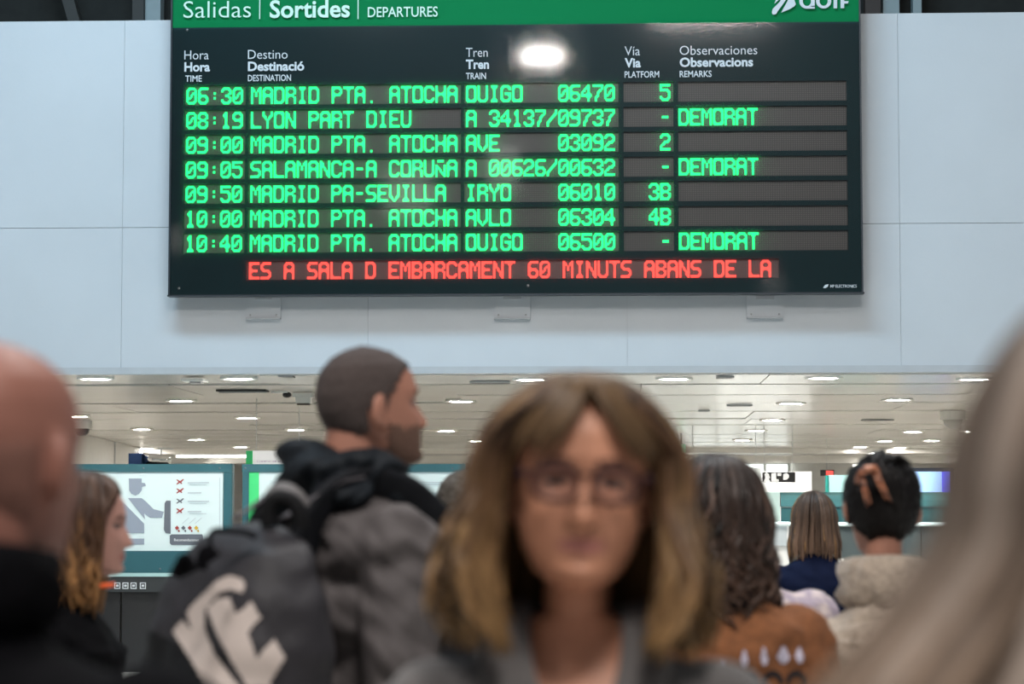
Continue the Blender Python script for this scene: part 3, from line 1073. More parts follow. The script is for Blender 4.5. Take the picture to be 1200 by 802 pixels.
wpart('front_panel', rect(904, 617, 922, 640, CY - 1.17, .02), mat('box_grey', (.45, .5, .52), .4), o)
wpart('top_edge', rect(900, 612, 926, 614.4, CY - 1.2, .44), M_lit, o)
o = empty('paper_sheet', tuple(P(982, 690, Y=CY - .1)), 'white sheet standing before the counter left of the clip woman', 'paper')
wpart('sheet', rect(976.5, 655, 989, 680, CY - .12, .01), M_white, o)
wpart('holder', MB().box((P(983, 680, Y=CY)[0], CY - .105, P(983, 680, Y=CY)[2] / 2), (.1, .03, P(983, 680, Y=CY)[2])), M_steel, o)

# glass screens above the counter
Ys = 27.0
o = empty('glass_screen', (P(980, 600, Y=Ys)[0], Ys, 0), 'pale teal glass screen left of the hair clip bun', 'screen')
wpart('pane', rect(971, 557, 1030, 590, Ys, .04), mat('pale_glass', (.45, .75, .75), .2, emit=.18, ecol=(.6, 1, .97)), o)
wpart('edge', rect(967.5, 557.5, 971.5, 590, Ys, .05), mat('green_edge', (.03, .32, .28), .3), o)
wpart('stand', MB().box((P(1000, 590, Y=Ys)[0], Ys + .05, .8), (.3, .05, 1.6)), M_steel, o)
Yv = 28.0
o = empty('display_screen', (P(1085, 570, Y=Yv)[0], Yv, 0), 'glowing blue-white display screen right of the hair clip bun', 'screen')
wpart('frame', rect(1052, 548.5, 1118, 579, Yv, .08), mat('screen_frame', (.05, .06, .09), .4), o)
ms = mat('screen_glow', (.4, .6, 1), .3, emit=1.0, ecol=(.42, .68, 1.0))
wpart('screen', rect(1056, 553, 1104, 577, Yv - .01, .02), ms, o)
wpart('screen_edge', rect(1104, 553, 1113.5, 577, Yv - .01, .02), mat('screen_blue', (.1, .1, .9), .3, emit=.95, ecol=(.14, .17, 1.0)), o)
wpart('stand', MB().box((P(1085, 579, Y=Yv)[0], Yv + .06, P(1085, 579, Y=Yv)[2] / 2), (.2, .06, P(1085, 579, Y=Yv)[2])), M_steel, o)

# white partition with overhead signs
Yw = 36.0
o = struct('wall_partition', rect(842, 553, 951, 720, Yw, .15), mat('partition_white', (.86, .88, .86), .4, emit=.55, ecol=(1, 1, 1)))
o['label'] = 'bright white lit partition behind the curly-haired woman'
Yg = 34.0
o = empty('wayfinding_sign', tuple(P(912, 560, Y=Yg)), 'black hanging sign with white pictograms over the white partition', 'sign')
wpart('sign_board', rect(893.5, 553.5, 932, 565.5, Yg, .06), M_black, o)
for k, x in enumerate((898, 906.5, 912, 921.5)):
    pts = {0: [(-3.5, 565), (-1, 560), (-2, 556), (0, 554), (3, 556), (4, 560), (3, 562), (5, 565)], 1: [(-2.5, 564.8), (-2.5, 555), (3, 554.5), (3, 562), (6, 562), (6, 564.8)],
           2: [(-1, 558), (-1, 554.5), (3.5, 554.5), (3.5, 558)], 3: [(-3.6, 562.5), (-3.6, 556), (0, 554.5), (3, 557), (3, 560), (0, 562.5)]}[k]
    wpart('pictogram', MB().poly([P(x + a_, b_, Y=Yg - .002) for a_, b_ in pts], (0, -.004, 0)), mat('sign_print', (.85, .87, .85), .4, emit=.5, ecol=(1, 1, 1)), o)
for px in (896, 929):
    q = P(px, 553.5, Y=Yg)
    wpart('hanger', MB().box((q[0], Yg + .03, (q[2] + CEIL_Z) / 2), (.008, .008, CEIL_Z - q[2])), M_steel, o)
o = empty('platform_sign', tuple(P(862, 558, Y=Yg)), 'pale lit hanging sign with numbers 1 2 3 4 over the white partition', 'sign')
wpart('sign_board', rect(806, 548.5, 892, 564.5, Yg, .06), mat('lit_sign', (.7, .75, .72), .4, emit=.38, ecol=(.95, 1, .96)), o)
tx = MB()
put_text(tx, '1·2·3·4', 814, 860, 561.5, 9, Yg - .004, .02)
wpart('lettering', tx, mat('sign_print', (.85, .87, .85), .4), o)
for k, y in enumerate((551.5, 555.5, 559.5)):
    wpart('text_line', rect(863, y, 884 - 3 * k, y + 1.8, Yg - .006, .005), mat('sign_print', (.85, .87, .85), .4), o)
for px in (812, 886):
    q = P(px, 548.5, Y=Yg)
    wpart('hanger', MB().box((q[0], Yg + .03, (q[2] + CEIL_Z) / 2), (.008, .008, CEIL_Z - q[2])), M_steel, o)
Ye = 40.
o = empty('led_sign', tuple(P(968, 553, Y=Ye)), 'small black hanging sign with red diodes left of the clip bun', 'sign')
wpart('case', rect(961.5, 551, 977.5, 558, Ye, .06), M_black, o)
wpart('red_diodes', rect(968, 552, 976.5, 557, Ye - .006, .006), mat('sign_red', (.6, .05, .05), .4, emit=.9, ecol=(1, .1, .08)), o)
q = P(969, 551, Y=Ye)
wpart('hanger', MB().box((q[0], Ye + .03, (q[2] + CEIL_Z) / 2), (.008, .008, CEIL_Z - q[2])), M_steel, o)
Yq = 37.
o = empty('exit_light', tuple(P(798, 526, Y=Yq)), 'small pale green exit light under the ceiling above the curly hair', 'exit light')
wpart('case', rect(793, 521, 803, 531, Yq, .05), mat('exit_green', (.3, .8, .5), .4, emit=.5, ecol=(.5, 1, .75)), o)
q = P(798, 521, Y=Yq)
wpart('hanger', MB().box((q[0], Yq + .03, (q[2] + CEIL_Z) / 2), (.02, .02, CEIL_Z - q[2] - .002)), M_steel, o)

# ================================================================== PEOPLE
def remesh(mb, voxel, smooth=4, factor=.5):
    me = mb.mesh('union')
    o = bpy.data.objects.new('union', me)
    COL.objects.link(o)
    m = o.modifiers.new('r', 'REMESH')
    m.mode = 'VOXEL'
    m.voxel_size = voxel
    if smooth:
        s = o.modifiers.new('s', 'SMOOTH')
        s.iterations = smooth
        s.factor = factor
    dg = bpy.context.evaluated_depsgraph_get()
    dg.update()
    ev = o.evaluated_get(dg)
    em_ = ev.to_mesh()
    n = len(em_.vertices)
    v = np.empty(n * 3)
    em_.vertices.foreach_get('co', v)
    f = [list(p.vertices) for p in em_.polygons]
    ev.to_mesh_clear()
    bpy.data.objects.remove(o)
    bpy.data.meshes.remove(me)
    return v.reshape(-1, 3), f


def build(name, v, f, mats_, parent, mi=None, col=None, smooth=True, loc=None):
    me = bpy.data.meshes.new(name)
    me.from_pydata(np.asarray(v).tolist(), [], f)
    for m in (mats_ if isinstance(mats_, (list, tuple)) else [mats_]):
        me.materials.append(m)
    if mi is not None:
        me.polygons.foreach_set('material_index', [int(i) for i in mi])
    if smooth:
        me.polygons.foreach_set('use_smooth', [True] * len(me.polygons))
    if col is not None:
        at = me.color_attributes.new('Col', 'FLOAT_COLOR', 'POINT')
        c = np.ones((len(v), 4))
        c[:, :3] = col
        at.data.foreach_set('color', c.ravel())
    me.update()
    return link(name, me, None, parent, loc=loc)


def folds(v, amp, f=1.0, seed=0):
    """cloth creases: move points by a sum of slanted waves"""
    r = np.random.default_rng(seed)
    d = np.zeros(len(v))
    for k in range(9):
        w_ = r.normal(size=3) * np.array([16, 16, 26]) * f
        w_ *= (1 + k * .35)
        ph = r.uniform(0, 6)
        d += np.sin(v @ w_ + ph + 1.6 * np.sin(v @ (w_[[1, 2, 0]] * .6) + ph)) / (1 + k * .5)
    c = v.copy()
    c[:, 2] = 0
    n_ = c / (np.linalg.norm(c, axis=1, keepdims=True) + 1e-6)
    return v + n_ * (d * amp)[:, None]


def rot(ax, a):
    c, s = math.cos(a), math.sin(a)
    return np.array({'x': [[1, 0, 0], [0, c, -s], [0, s, c]], 'y': [[c, 0, s], [0, 1, 0], [-s, 0, c]], 'z': [[c, -s, 0], [s, c, 0], [0, 0, 1]]}[ax])


HZ = np.array([-.118, -.112, -.10, -.085, -.07, -.05, -.03, 0, .03, .06, .08, .10, .111, .116])
HW_ = np.array([.012, .030, .044, .053, .060, .066, .071, .075, .077, .073, .065, .046, .024, .006])
HF = np.array([.062, .082, .090, .090, .090, .091, .091, .088, .094, .087, .073, .045, .016, -.004])
HB = np.array([.000, -.002, -.012, -.035, -.055, -.072, -.086, -.098, -.101, -.094, -.084, -.062, -.036, -.010])


def head_grid(fem=True, nz=64, n=84, male_nose=1.0, off=0.0, jaw=1.0):
    t = np.linspace(0, 1, nz)
    zz = -.118 + .234 * (0.5 - 0.5 * np.cos(PI * t)) * .5 + .234 * t * .5
    v = []
    for z in zz:
        w_, yf, yb = np.interp(z, HZ, HW_), np.interp(z, HZ, HF), np.interp(z, HZ, HB)
        if fem and z < -.02:
            w_ *= .96 * (1 + (jaw - 1) * min(1, (-.02 - z) / .03))
        yc = -.005 if z > -.05 else -.005 + (-.05 - z) * .5
        for j in range(n):
            a = 2 * PI * j / n
            c, s = math.cos(a), math.sin(a)
            x = w_ * math.copysign(abs(c) ** .88, c)
            y = yc + (yf - yc if s > 0 else yc - yb) * math.copysign(abs(s) ** .88, s)
            if s > 0:
                g = lambda x0, z0, sx, sz: math.exp(-((x - x0) / sx) ** 2 - ((z - z0) / sz) ** 2)
                ax_ = abs(x)
                d = 0
                # nose: bridge and tip
                if -.062 < z < .02:
                    u = max(0., min(1., (.012 - z) / .052))
                    prof = .004 + .020 * u ** 1.2
                    if z < -.044:
                        prof *= max(0, 1 - (-.044 - z) / .010)
                    d += prof * math.exp(-(x / (.0075 + .007 * u)) ** 2) * male_nose
                    d += .006 * math.exp(-((ax_ - .013) / .006) ** 2 - ((z + .042) / .007) ** 2)
                d -= .0125 * math.exp(-((ax_ - .031) / .017) ** 2 - ((z + .000) / .013) ** 2)
                d += .0055 * math.exp(-((ax_ - .031) / .011) ** 2 - ((z + .001) / .0065) ** 2)
                d += .004 * math.exp(-((ax_ - .03) / .022) ** 2 - ((z - .021) / .008) ** 2) * (1 if fem else 1.5)
                d += .005 * math.exp(-((ax_ - .045) / .018) ** 2 - ((z + .03) / .018) ** 2)
                d += .0065 * math.exp(-(x / .022) ** 2 - ((z + .066) / .005) ** 2)
                d += .0065 * math.exp(-(x / .019) ** 2 - ((z + .077) / .006) ** 2)
                d -= .004 * math.exp(-(x / .026) ** 2 - ((z + .0715) / .0022) ** 2)
                d -= .004 * math.exp(-(x / .02) ** 2 - ((z + .088) / .005) ** 2)
                d += .006 * math.exp(-(x / .018) ** 2 - ((z + .102) / .010) ** 2)
                y += d
            v.append((x, y, z))
    f = []
    for i in range(nz - 1):
        for j in range(n):
            a, b = i * n, (i + 1) * n
            f.append((a + j, a + (j + 1) % n, b + (j + 1) % n, b + j))
    f.append(list(range(n))[::-1])
    f.append([(nz - 1) * n + j for j in range(n)])
    v = np.array(v)
    if off:
        me = bpy.data.meshes.new('t')
        me.from_pydata(v.tolist(), [], f)
        nn = np.empty(len(v) * 3)
        me.vertices.foreach_get('normal', nn)
        bpy.data.meshes.remove(me)
        v = v + nn.reshape(-1, 3) * off
    return v, f


SKIN = {}


def skin(name, c, lip):
    return [mat('skin_' + name, c, .48, var=.06, scale=14, bump=.02, bscale=200, spec=.35),
            mat('lips_' + name, lip, .4), mat('eye_white_shaded', (.34, .31, .30), .3), mat('iris_dark', (.03, .022, .018), .15),  # eye whites kept grey: the shadow of the sockets is in their colour
            mat('brow_' + name, (c[0] * .35, c[1] * .3, c[2] * .3), .7)]


class Person:
    def __init__(s, label, px, py, Y, rz, skinmats, hy=0, hp=0, hr=0, fem=True, voxel=.006, width=1.0, eye_z=None, group=None, armout=0.0, hs=1.0, neck=.195, jaw=1.0, nk=None):
        """px,py: pixel of the head centre at eye height; Y: depth; rz: facing (0 = away from the camera)"""
        q = P(px, py, Y=Y)
        s.H = q[2] / .933                 # stature
        s.k = s.H / 1.70
        s.fem, s.rz = fem, rz
        neck_fwd = .025
        R = rot('z', rz)
        base = q - R @ np.array([0, neck_fwd, 0])
        s.root = empty('person', (base[0], base[1], 0), label, 'person', group, rz=rz)
        s.Rh = rot('z', hy) @ rot('x', hp) @ rot('y', hr)
        s.hs = hs
        s.piv = np.array([0, -.02, -.10])
        s.hc = np.array([0, neck_fwd, q[2]])
        k = s.k
        s.w = width
        s.armout = armout
        mb = MB()
        hv, hf = head_grid(fem, jaw=jaw)
        mb.add(s.HT(hv), hf)
        for sx in (-1, 1):                # ears
            e = MB()
            e.ell((0, 0, 0), (.0085, .018, .032), n=16, m=10, rot=rot('x', -.2) @ rot('z', sx * .5))
            mb.add(s.HT(e.verts() + np.array([sx * .083, -.010, -.008])), e.f)
            e = MB()
            e.ell((0, 0, 0), (.006, .010, .010), n=12, m=8)
            mb.add(s.HT(e.verts() + np.array([sx * .077, -.002, -.034])), e.f)
        nr = nk or (.046 if fem else .060)
        a = s.HT(np.array([[0, -.028, -.03], [0, -.012, -.085]]))
        zb = s.hc[2] - neck
        mb.cap(a[0], (0, -.03, zb), nr * 1.0, nr * 1.05)
        mb.cap(a[1], (0, -.02, zb + .03), nr * .86, nr)
        s.zb = zb
        s.torso(mb, 0.0)
        s.arms(mb, 0.0, True)
        for sx in (-1, 1):
            mb.cap((sx * .085 * k, 0, .86 * k), (sx * .095 * k, .01, .48 * k), .088 * k, .056 * k)
            mb.cap((sx * .095 * k, .01, .48 * k), (sx * .10 * k, -.015, .09 * k), .055 * k, .038 * k)
            mb.cap((sx * .10 * k, -.02, .05), (sx * .115 * k, .15, .035), .04, .03)
        v, f = remesh(mb, voxel, 2 if voxel < .005 else 1, .4)
        fc = np.array([v[q_[:4]].mean(0) for q_ in f]) if len(f) else None
        fc = np.array([v[np.array(q_)].mean(0) for q_ in f])
        h = s.HI(fc)
        ax_ = np.abs(h[:, 0])
        mi = np.zeros(len(f), int)
        front = h[:, 1] > .05
        lips = front & (((h[:, 0] / .028) ** 2 + ((h[:, 2] + .0715) / .0085) ** 2) < 1)
        eye = front & ((((ax_ - .031) / .0130) ** 2 + ((h[:, 2] + .001) / .0045) ** 2) < 1)
        nostril_shade = front & ((((ax_ - .0085) / .0045) ** 2 + ((h[:, 2] + .051) / .003) ** 2) < 1)  # dark nostril faces, painting the shadow under the nose
        mi[nostril_shade] = 4
        iris = front & ((((ax_ - .031) / .0085) ** 2 + ((h[:, 2] + .001) / .0070) ** 2) < 1) & eye  # iris drawn large, to darken the shadowed eyes
        brow = front & (np.abs(h[:, 2] - .0205 - .004 * np.sin(np.clip((ax_ - .012) / .038, 0, 1) * PI)) < .0032) & (ax_ > .012) & (ax_ < .050)
        mi[brow] = 4
        lash_shade = front & ((((ax_ - .031) / .0150) ** 2 + ((h[:, 2] - .0015) / .0066) ** 2) < 1) & (h[:, 2] > .0012)  # broad lash line, also painting shade into the eye sockets
        mi[lash_shade] = 4
        mi[lips] = 1
        mi[eye] = 2
        mi[iris] = 3
        s.body = build('body', v, f, skinmats, s.root, mi)
        s.skinmats = skinmats

    def HT(s, v):
        v = np.atleast_2d(v)
        return ((v - s.piv) @ s.Rh.T + s.piv) * s.hs + s.hc

    def HI(s, v):
        return (((v - s.hc) / s.hs) - s.piv) @ s.Rh + s.piv

    def world(s, v):
        return np.atleast_2d(v) @ rot('z', s.rz).T + np.array(s.root.location)

    def local(s, v):
        return (np.atleast_2d(v) - np.array(s.root.location)) @ rot('z', s.rz)

    def torso(s, mb, g, z0=.80, top=True):
        k, w_ = s.k, s.w
        zb = s.zb
        zsh = zb - .005
        R_ = [(z0 * k, .165, .105), (.90 * k, .17, .115), (1.00 * k, .150, .105), (1.09 * k, .138, .10), (1.20 * k, .152, .112), (1.28 * k, .166, .118)]
        rings = [(z, a * w_ + g, b + g, -.012) for z, a, b in R_ if z >= z0 * k - .01]
        rings += [(zsh - .10, .175 * w_ + g, .112 + g, -.015), (zsh - .055, .168 * w_ + g, .098 + g, -.02), (zsh - .022, .135 * w_ + g, .08 + g * .9, -.025),
                  (zsh + .004, .092 * w_ + g, .066 + g * .8, -.028), (zsh + .030, .064 + g * .8, .056 + g * .6, -.028)]
        if top:
            rings += [(zsh + .055 + g * .3, .05 + g * .6, .05 + g * .5, -.026)]
        mb.loft(rings, n=40)

    def arms(s, mb, g, hands=False, cuff=0):
        k, w_ = s.k, s.w
        zs = s.zb - .075
        for sx in (-1, 1):
            sh = np.array([sx * .158 * w_, -.018, zs])
            el = np.array([sx * (.215 + s.armout) * w_, -.045, zs - .27 * k])
            wr = np.array([sx * (.205 + s.armout) * w_, .09, zs - .48 * k])
            mb.cap(sh, el, .052 + g, .040 + g * .8)
            mb.cap(el, wr, .040 + g * .8, .027 + g * .6)
            if hands:
                hd = (wr - el) / np.linalg.norm(wr - el)
                pm = wr + hd * .075
                mb.cap(wr, pm, .026, .032)
                for q in range(4):
                    b0 = pm + np.array([0, (q - 1.5) * .019, 0])
                    b1 = b0 + hd * .045 + np.array([0, (q - 1.5) * .006, -.004])
                    b2 = b1 + hd * (.034 - .004 * abs(q - 1.4)) + np.array([-sx * .016, 0, -.006])
                    mb.cap(b0, b1, .0095, .0085, n=8)
                    mb.cap(b1, b2, .0085, .007, n=8)
                t0 = wr + hd * .025
                t1 = t0 + np.array([-sx * .005, .045, -.02])
                mb.cap(t0, t1, .012, .010, n=8)
                mb.cap(t1, t1 + hd * .03, .010, .008, n=8)

    def garment(s, name, m, g=.018, fold=.004, z0=.82, voxel=.010, vcut=None, seed=1, label=None, mi_fn=None, smooth=4, extra=None):
        mb = MB()
        s.torso(mb, g, z0)
        s.arms(mb, g)
        if extra:
            extra(mb)
        v, f = remesh(mb, voxel, smooth)
        v = folds(v, fold, seed=seed)
        if vcut:
            zlow, slope = vcut
            fc = np.array([v[np.array(q_)].mean(0) for q_ in f])
            keep = ~((fc[:, 1] > .0) & (np.abs(fc[:, 0]) < (fc[:, 2] - zlow) * slope) & (fc[:, 2] > zlow))
            f = [q_ for q_, kk in zip(f, keep) if kk]
        mi = None
        if mi_fn:
            fc = np.array([v[np.array(q_)].mean(0) for q_ in f])
            mi = mi_fn(fc)
        o = build(name, v, f, m, s.root, mi)
        if label:
            o['label'] = label
        return o

    def collar(s, m, r=.016, h=.03, rx=.066, ry=.064, z=None, name='collar', seed=3, amp=.004, y=-.028, rows=4):
        z = s.zb + .03 if z is None else z
        n = 40
        v, f = [], []
        for i in range(14):
            t = 2 * PI * i / 14
            for j in range(n):
                a = 2 * PI * j / n
                rr = r * math.cos(t)
                v.append(((rx + rr) * math.cos(a), y + (ry + rr) * math.sin(a), z + h * math.sin(t) + .01 * -math.sin(a)))
        for i in range(14):
            for j in range(n):
                A, B = i * n, ((i + 1) % 14) * n
                f.append((A + j, A + (j + 1) % n, B + (j + 1) % n, B + j))
        v = folds(np.array(v), amp, 2.0, seed)
        return build(name, v, f, m, s.root)

    def trousers(s, m, shoem=M_black):
        k = s.k
        mb = MB()
        mb.loft([(.77 * k, .17 * s.w, .12, -.012), (.80 * k, .182 * s.w, .126, -.012), (.90 * k, .186 * s.w, .132, -.012), (.99 * k, .165 * s.w, .122, -.012)], n=36)
        for sx in (-1, 1):
            mb.cap((sx * .085 * k, 0, .85 * k), (sx * .095 * k, .01, .48 * k), .098 * k, .068 * k)
            mb.cap((sx * .095 * k, .01, .48 * k), (sx * .10 * k, -.01, .12 * k), .067 * k, .055 * k)
        v, f = remesh(mb, .012, 3)
        v = folds(v, .003, seed=5)
        build('trousers', v, f, m, s.root)
        for sx in (-1, 1):
            e = MB()
            e.cap((sx * .10 * k, -.035, .058), (sx * .117 * k, .165, .046), .050, .044, n=16)
            q = e.verts()
            q[:, 2] = np.maximum(q[:, 2], 0.0)
            build('shoe', q, e.f, shoem, s.root)

    # -------- hair
    def surf(s, phi, t, off, p):
        """hair surface in head coordinates; phi from the face (0) round to the nape (pi), t from parting to tip"""
        vol = p['vol'] + off
        L = p['len'] if not callable(p['len']) else p['len'](phi)
        arc = .17
        d = t * (arc + L)
        th = np.minimum(d / arc, 1.0) * math.radians(p.get('th', 96))
        fall = np.maximum(d - arc, 0)
        op = math.radians(p['open'])
        ap = np.abs(phi)
        sm = np.clip((th - math.radians(p.get('o0', 8))) / math.radians(p.get('o1', 70)), 0, 1)
        sm = sm * sm * (3 - 2 * sm)
        op = op * (1 - p.get('inn', 0) * np.clip(fall / L, 0, 1))
        # hair rooted over the face is swept to the sides
        pe = np.where(ap < op, ap + (op - ap) * sm, ap)
        pe = pe * np.sign(phi + 1e-9)
        fl = np.interp(fall, p['fd'], p['fr'])
        az = .117 + vol * .75
        axx = (.078 + vol)
        ay = np.where(np.cos(pe) > 0, .096 + vol * .8, .103 + vol)
        x = axx * np.sin(th) * np.sin(pe) * fl
        y = -.004 + ay * np.sin(th) * np.cos(pe) * (1 + (fl - 1) * p.get('flb', .5))
        y = y + p.get('back', 0) * fall
        z = .0 + az * np.cos(th) - fall
        return np.stack([x, y, z], -1)

    def hair(s, m, p, n=420, seg=22, wid=.006, wave=(.004, 3), lift=.012, root=(.05, .03, .02), tip=(.2, .12, .06), jit=.25, tipstart=.4, seed=1, rough=True, label=None, phis=None, hi=None):
        r = np.random.default_rng(seed)
        mb = MB()
        # mass beneath the locks
        npz, nt_ = 80, 34
        ph = np.concatenate([np.linspace(.02, PI, npz // 2), np.linspace(-PI, -.02, npz // 2)[1:]])
        tt = np.linspace(0.0, .93, nt_)
        root, tip = np.array(root), np.array(tip)
        V, C = [], []
        for off in (-.002, -.014):
            for t in tt:
                q = s.surf(ph, np.full(len(ph), t), off, p)
                lump = np.sin(ph * 17 + 3 * t) * .0022 + np.sin(ph * 31 + 9 * t) * .0013
                q[:, :2] *= (1 + lump / .1)[:, None]
                V.append(q)
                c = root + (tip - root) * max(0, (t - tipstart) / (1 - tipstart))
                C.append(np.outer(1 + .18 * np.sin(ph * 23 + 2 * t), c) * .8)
        npn = len(ph)
        Fq = []
        for l in range(2):
            for i in range(nt_ - 1):
                for j in range(npn - 1):
                    a = (l * nt_ + i) * npn + j
                    b = a + npn
                    Fq.append((a, a + 1, b + 1, b) if l == 0 else (a, b, b + 1, a + 1))
        o2 = nt_ * npn
        for i in range(nt_ - 1):
            for j in (0, npn - 1):
                a = i * npn + j
                Fq.append((a, a + npn, a + npn + o2, a + o2))
        for j in range(npn - 1):
            a = (nt_ - 1) * npn + j
            Fq.append((a, a + 1, a + 1 + o2, a + o2))
        mb.add(s.HT(np.vstack(V)), Fq, 0, np.clip(np.vstack(C), 0, 1))
        # locks
        t = np.linspace(.02, 1, seg)
        for i in range(n):
            p0 = r.uniform(-PI, PI) if phis is None else phis(r)
            wv_, fr_ = wave
            ph0, ph1 = r.uniform(0, 6.3, 2)
            tl = t * r.uniform(.86, 1.04)
            amp = wv_ * r.uniform(.5, 1.4)
            phi = p0 + (amp / .09) * np.sin(tl * fr_ * 6.28 * r.uniform(.8, 1.2) + ph0) * np.clip(tl * 1.6 - .2, 0, 1)
            if True:
                phi = np.where(np.sign(phi) != np.sign(p0), np.sign(p0) * .02, phi)
            off = r.uniform(-.002, lift) * np.clip(tl * 2.2, .15, 1) + amp * .6 * np.sin(tl * fr_ * 6.28 + ph1) * np.clip(tl * 1.6 - .2, 0, 1)
            c3 = np.array([s.surf(np.array([a]), np.array([b]), float(o_), p)[0] for a, b, o_ in zip(phi, tl, off)])
            c3 = s.HT(c3)
            rad = wid * r.uniform(.6, 1.3) * np.interp(t, [0, .1, .75, 1], [.5, 1, .9, .15])
            n0 = mb.n
            mb.tube(c3, rad, n=5)
            k = root * (1 + r.normal() * jit)
            k2 = tip * (1 + r.normal() * jit)
            if hi is not None and r.random() < hi[0]:
                k, k2 = k * .5 + np.array(hi[1]) * .5, np.array(hi[1])
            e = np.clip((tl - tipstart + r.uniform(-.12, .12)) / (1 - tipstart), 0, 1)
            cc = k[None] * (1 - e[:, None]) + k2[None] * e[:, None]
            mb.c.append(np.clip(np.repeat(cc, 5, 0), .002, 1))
        o = link('hair', mb, m, s.root, smooth=True)
        if label:
            o['label'] = label
        return o

    def cap_hair(s, m, cond, off=.004, name='hair', label=None, noise=.0015, seed=2, fem=None, fuzz=.004):
        """short hair or beard: a raised shell over the part of the head that satisfies cond"""
        v, f = head_grid(s.fem if fem is None else fem, 70, 110, off=off)
        v0, _ = head_grid(s.fem if fem is None else fem, 70, 110, off=-.002)
        r = np.random.default_rng(seed)
        v = v + r.normal(size=v.shape) * noise
        f = [q_ for q_ in f if cond(v[np.array(q_)].mean(0) + np.array([0, r.normal() * fuzz * .5, r.normal() * fuzz]))]
        n = len(v)
        used = sorted({i for q_ in f for i in q_})
        mp = {i: j for j, i in enumerate(used)}
        e = {}
        for q_ in f:
            for a, b in zip(q_, list(q_[1:]) + [q_[0]]):
                e[(a, b)] = 1
        F2 = [[mp[i] for i in q_] for q_ in f]
        nn = len(used)
        for (a, b) in e:
            if (b, a) not in e:
                F2.append([mp[b], mp[a], mp[a] + nn, mp[b] + nn])
        V = np.vstack([v[used], v0[used]])
        o = build(name, s.HT(V), F2, m, s.root)
        if label:
            o['label'] = label
        return o


M_hair = mat('hair_strands', (.1, .07, .05), .42, attr='Col', var=.22, scale=60, stretch=(1, 1, .25), spec=.22)
M_fuzz = mat('cropped_hair', (.066, .048, .044), .85, var=.25, scale=160, bump=.4, bscale=500)
M_beard = mat('beard_stubble', (.160, .088, .064), .9, var=.25, scale=200, bump=.3, bscale=500)
M_coat = mat('grey_wool', (.115, .105, .102), .95, var=.10, scale=30, bump=.3, bscale=260, sheen=.3)
M_blackcloth = mat('black_cloth', (.0035, .0035, .0045), .95, spec=.08, var=.15, scale=10)
M_jeans = mat('dark_jeans', (.02, .028, .05), .8, var=.12, scale=20)
M_navy = mat('navy_jersey', (.005, .009, .030), .85, spec=.1, var=.10, scale=20)
M_fleece = mat('cream_fleece', (.42, .34, .27), .98, var=.22, scale=55, bump=.8, bscale=110, sheen=.4)
M_orange = mat('orange_knit', (.215, .080, .030), .95, var=.22, scale=40, bump=.5, bscale=180)
M_shell = mat('grey_shell_jacket', (.098, .086, .086), .7, spec=.2, var=.12, scale=9, bump=.15, bscale=25)

# ---- bald man, near left
p = Person('bald man at the left edge seen from behind in a black jacket', -8, 541, 2.45, -.30, skin('ruddy', (.31, .135, .10), (.3, .12, .1)), fem=False, hy=-.05, hp=.02, voxel=.006, width=1.32, hs=1.06, neck=.21)
p.garment('jacket', M_blackcloth, g=.035, fold=.004, seed=2)
p.collar(M_blackcloth, r=.018, h=.040, rx=.082, ry=.080, z=p.zb + .085)
p.cap_hair(mat('shaved_hair', (.22, .10, .075), .8, var=.15, scale=150), lambda c: c[2] < .015 and c[2] > -.065 and c[1] < -.03, off=.0012, label='faint shaved stubble at the back of the head', noise=.0004)
p.trousers(M_jeans)

# ---- girl in profile behind him
p = Person('young woman in profile behind the bald man with copper-tipped hair', 99, 616, 5.6, -PI / 2, skin('fair', (.50, .27, .22), (.40, .14, .12)), hp=-.03, hy=.12, hs=.98, voxel=.005)
hp_ = dict(vol=.012, len=.188, open=63, o0=24, o1=60, fd=[0, .06, .12, .2], fr=[1.03, 1.0, 1.02, .95], flb=.4, back=-.05)
p.hair(M_hair, hp_, n=420, wid=.0065, wave=(.010, 2.5), lift=.014, root=(.062, .032, .020), tip=(.34, .17, .065), tipstart=.45, seed=11, jit=.3)
p.garment('top', M_blackcloth, g=.014, seed=4)
p.trousers(M_jeans)
mb = MB()
q = [p.local(P(x, y, Y=5.42))[0] for x, y in ((118, 687), (124, 686.5), (130, 686), (134, 685))]
mb.tube(q, .008, n=8, flat=(.014, .008))
o = link('collar_tab', mb, mat('neon_orange', (.9, .12, .02), .5), p.root, smooth=True)
o['label'] = 'bright orange collar tab'

# ---- bearded man with backpack
MAN_RZ = -1.02
man = Person('bearded man with cropped hair wearing a grey jacket and a backpack', 439, 479, 4.72, MAN_RZ, skin('olive', (.43, .20, .14), (.34, .14, .12)), fem=False, hy=-.14, hp=.10, voxel=.0045, width=1.22, hs=1.01)


def hairline(c):
    x, y, z = c
    if y > .045:
        return z > .060 + (y - .045) * .55 and abs(x) < .078
    if y > .012:
        return z > .012 + (y - .012) * 1.3
    if y > -.03:
        return z > (-.005 if abs(x) > .055 else -.03)
    return z > -.064 + max(0, (abs(x) - .04)) * .5


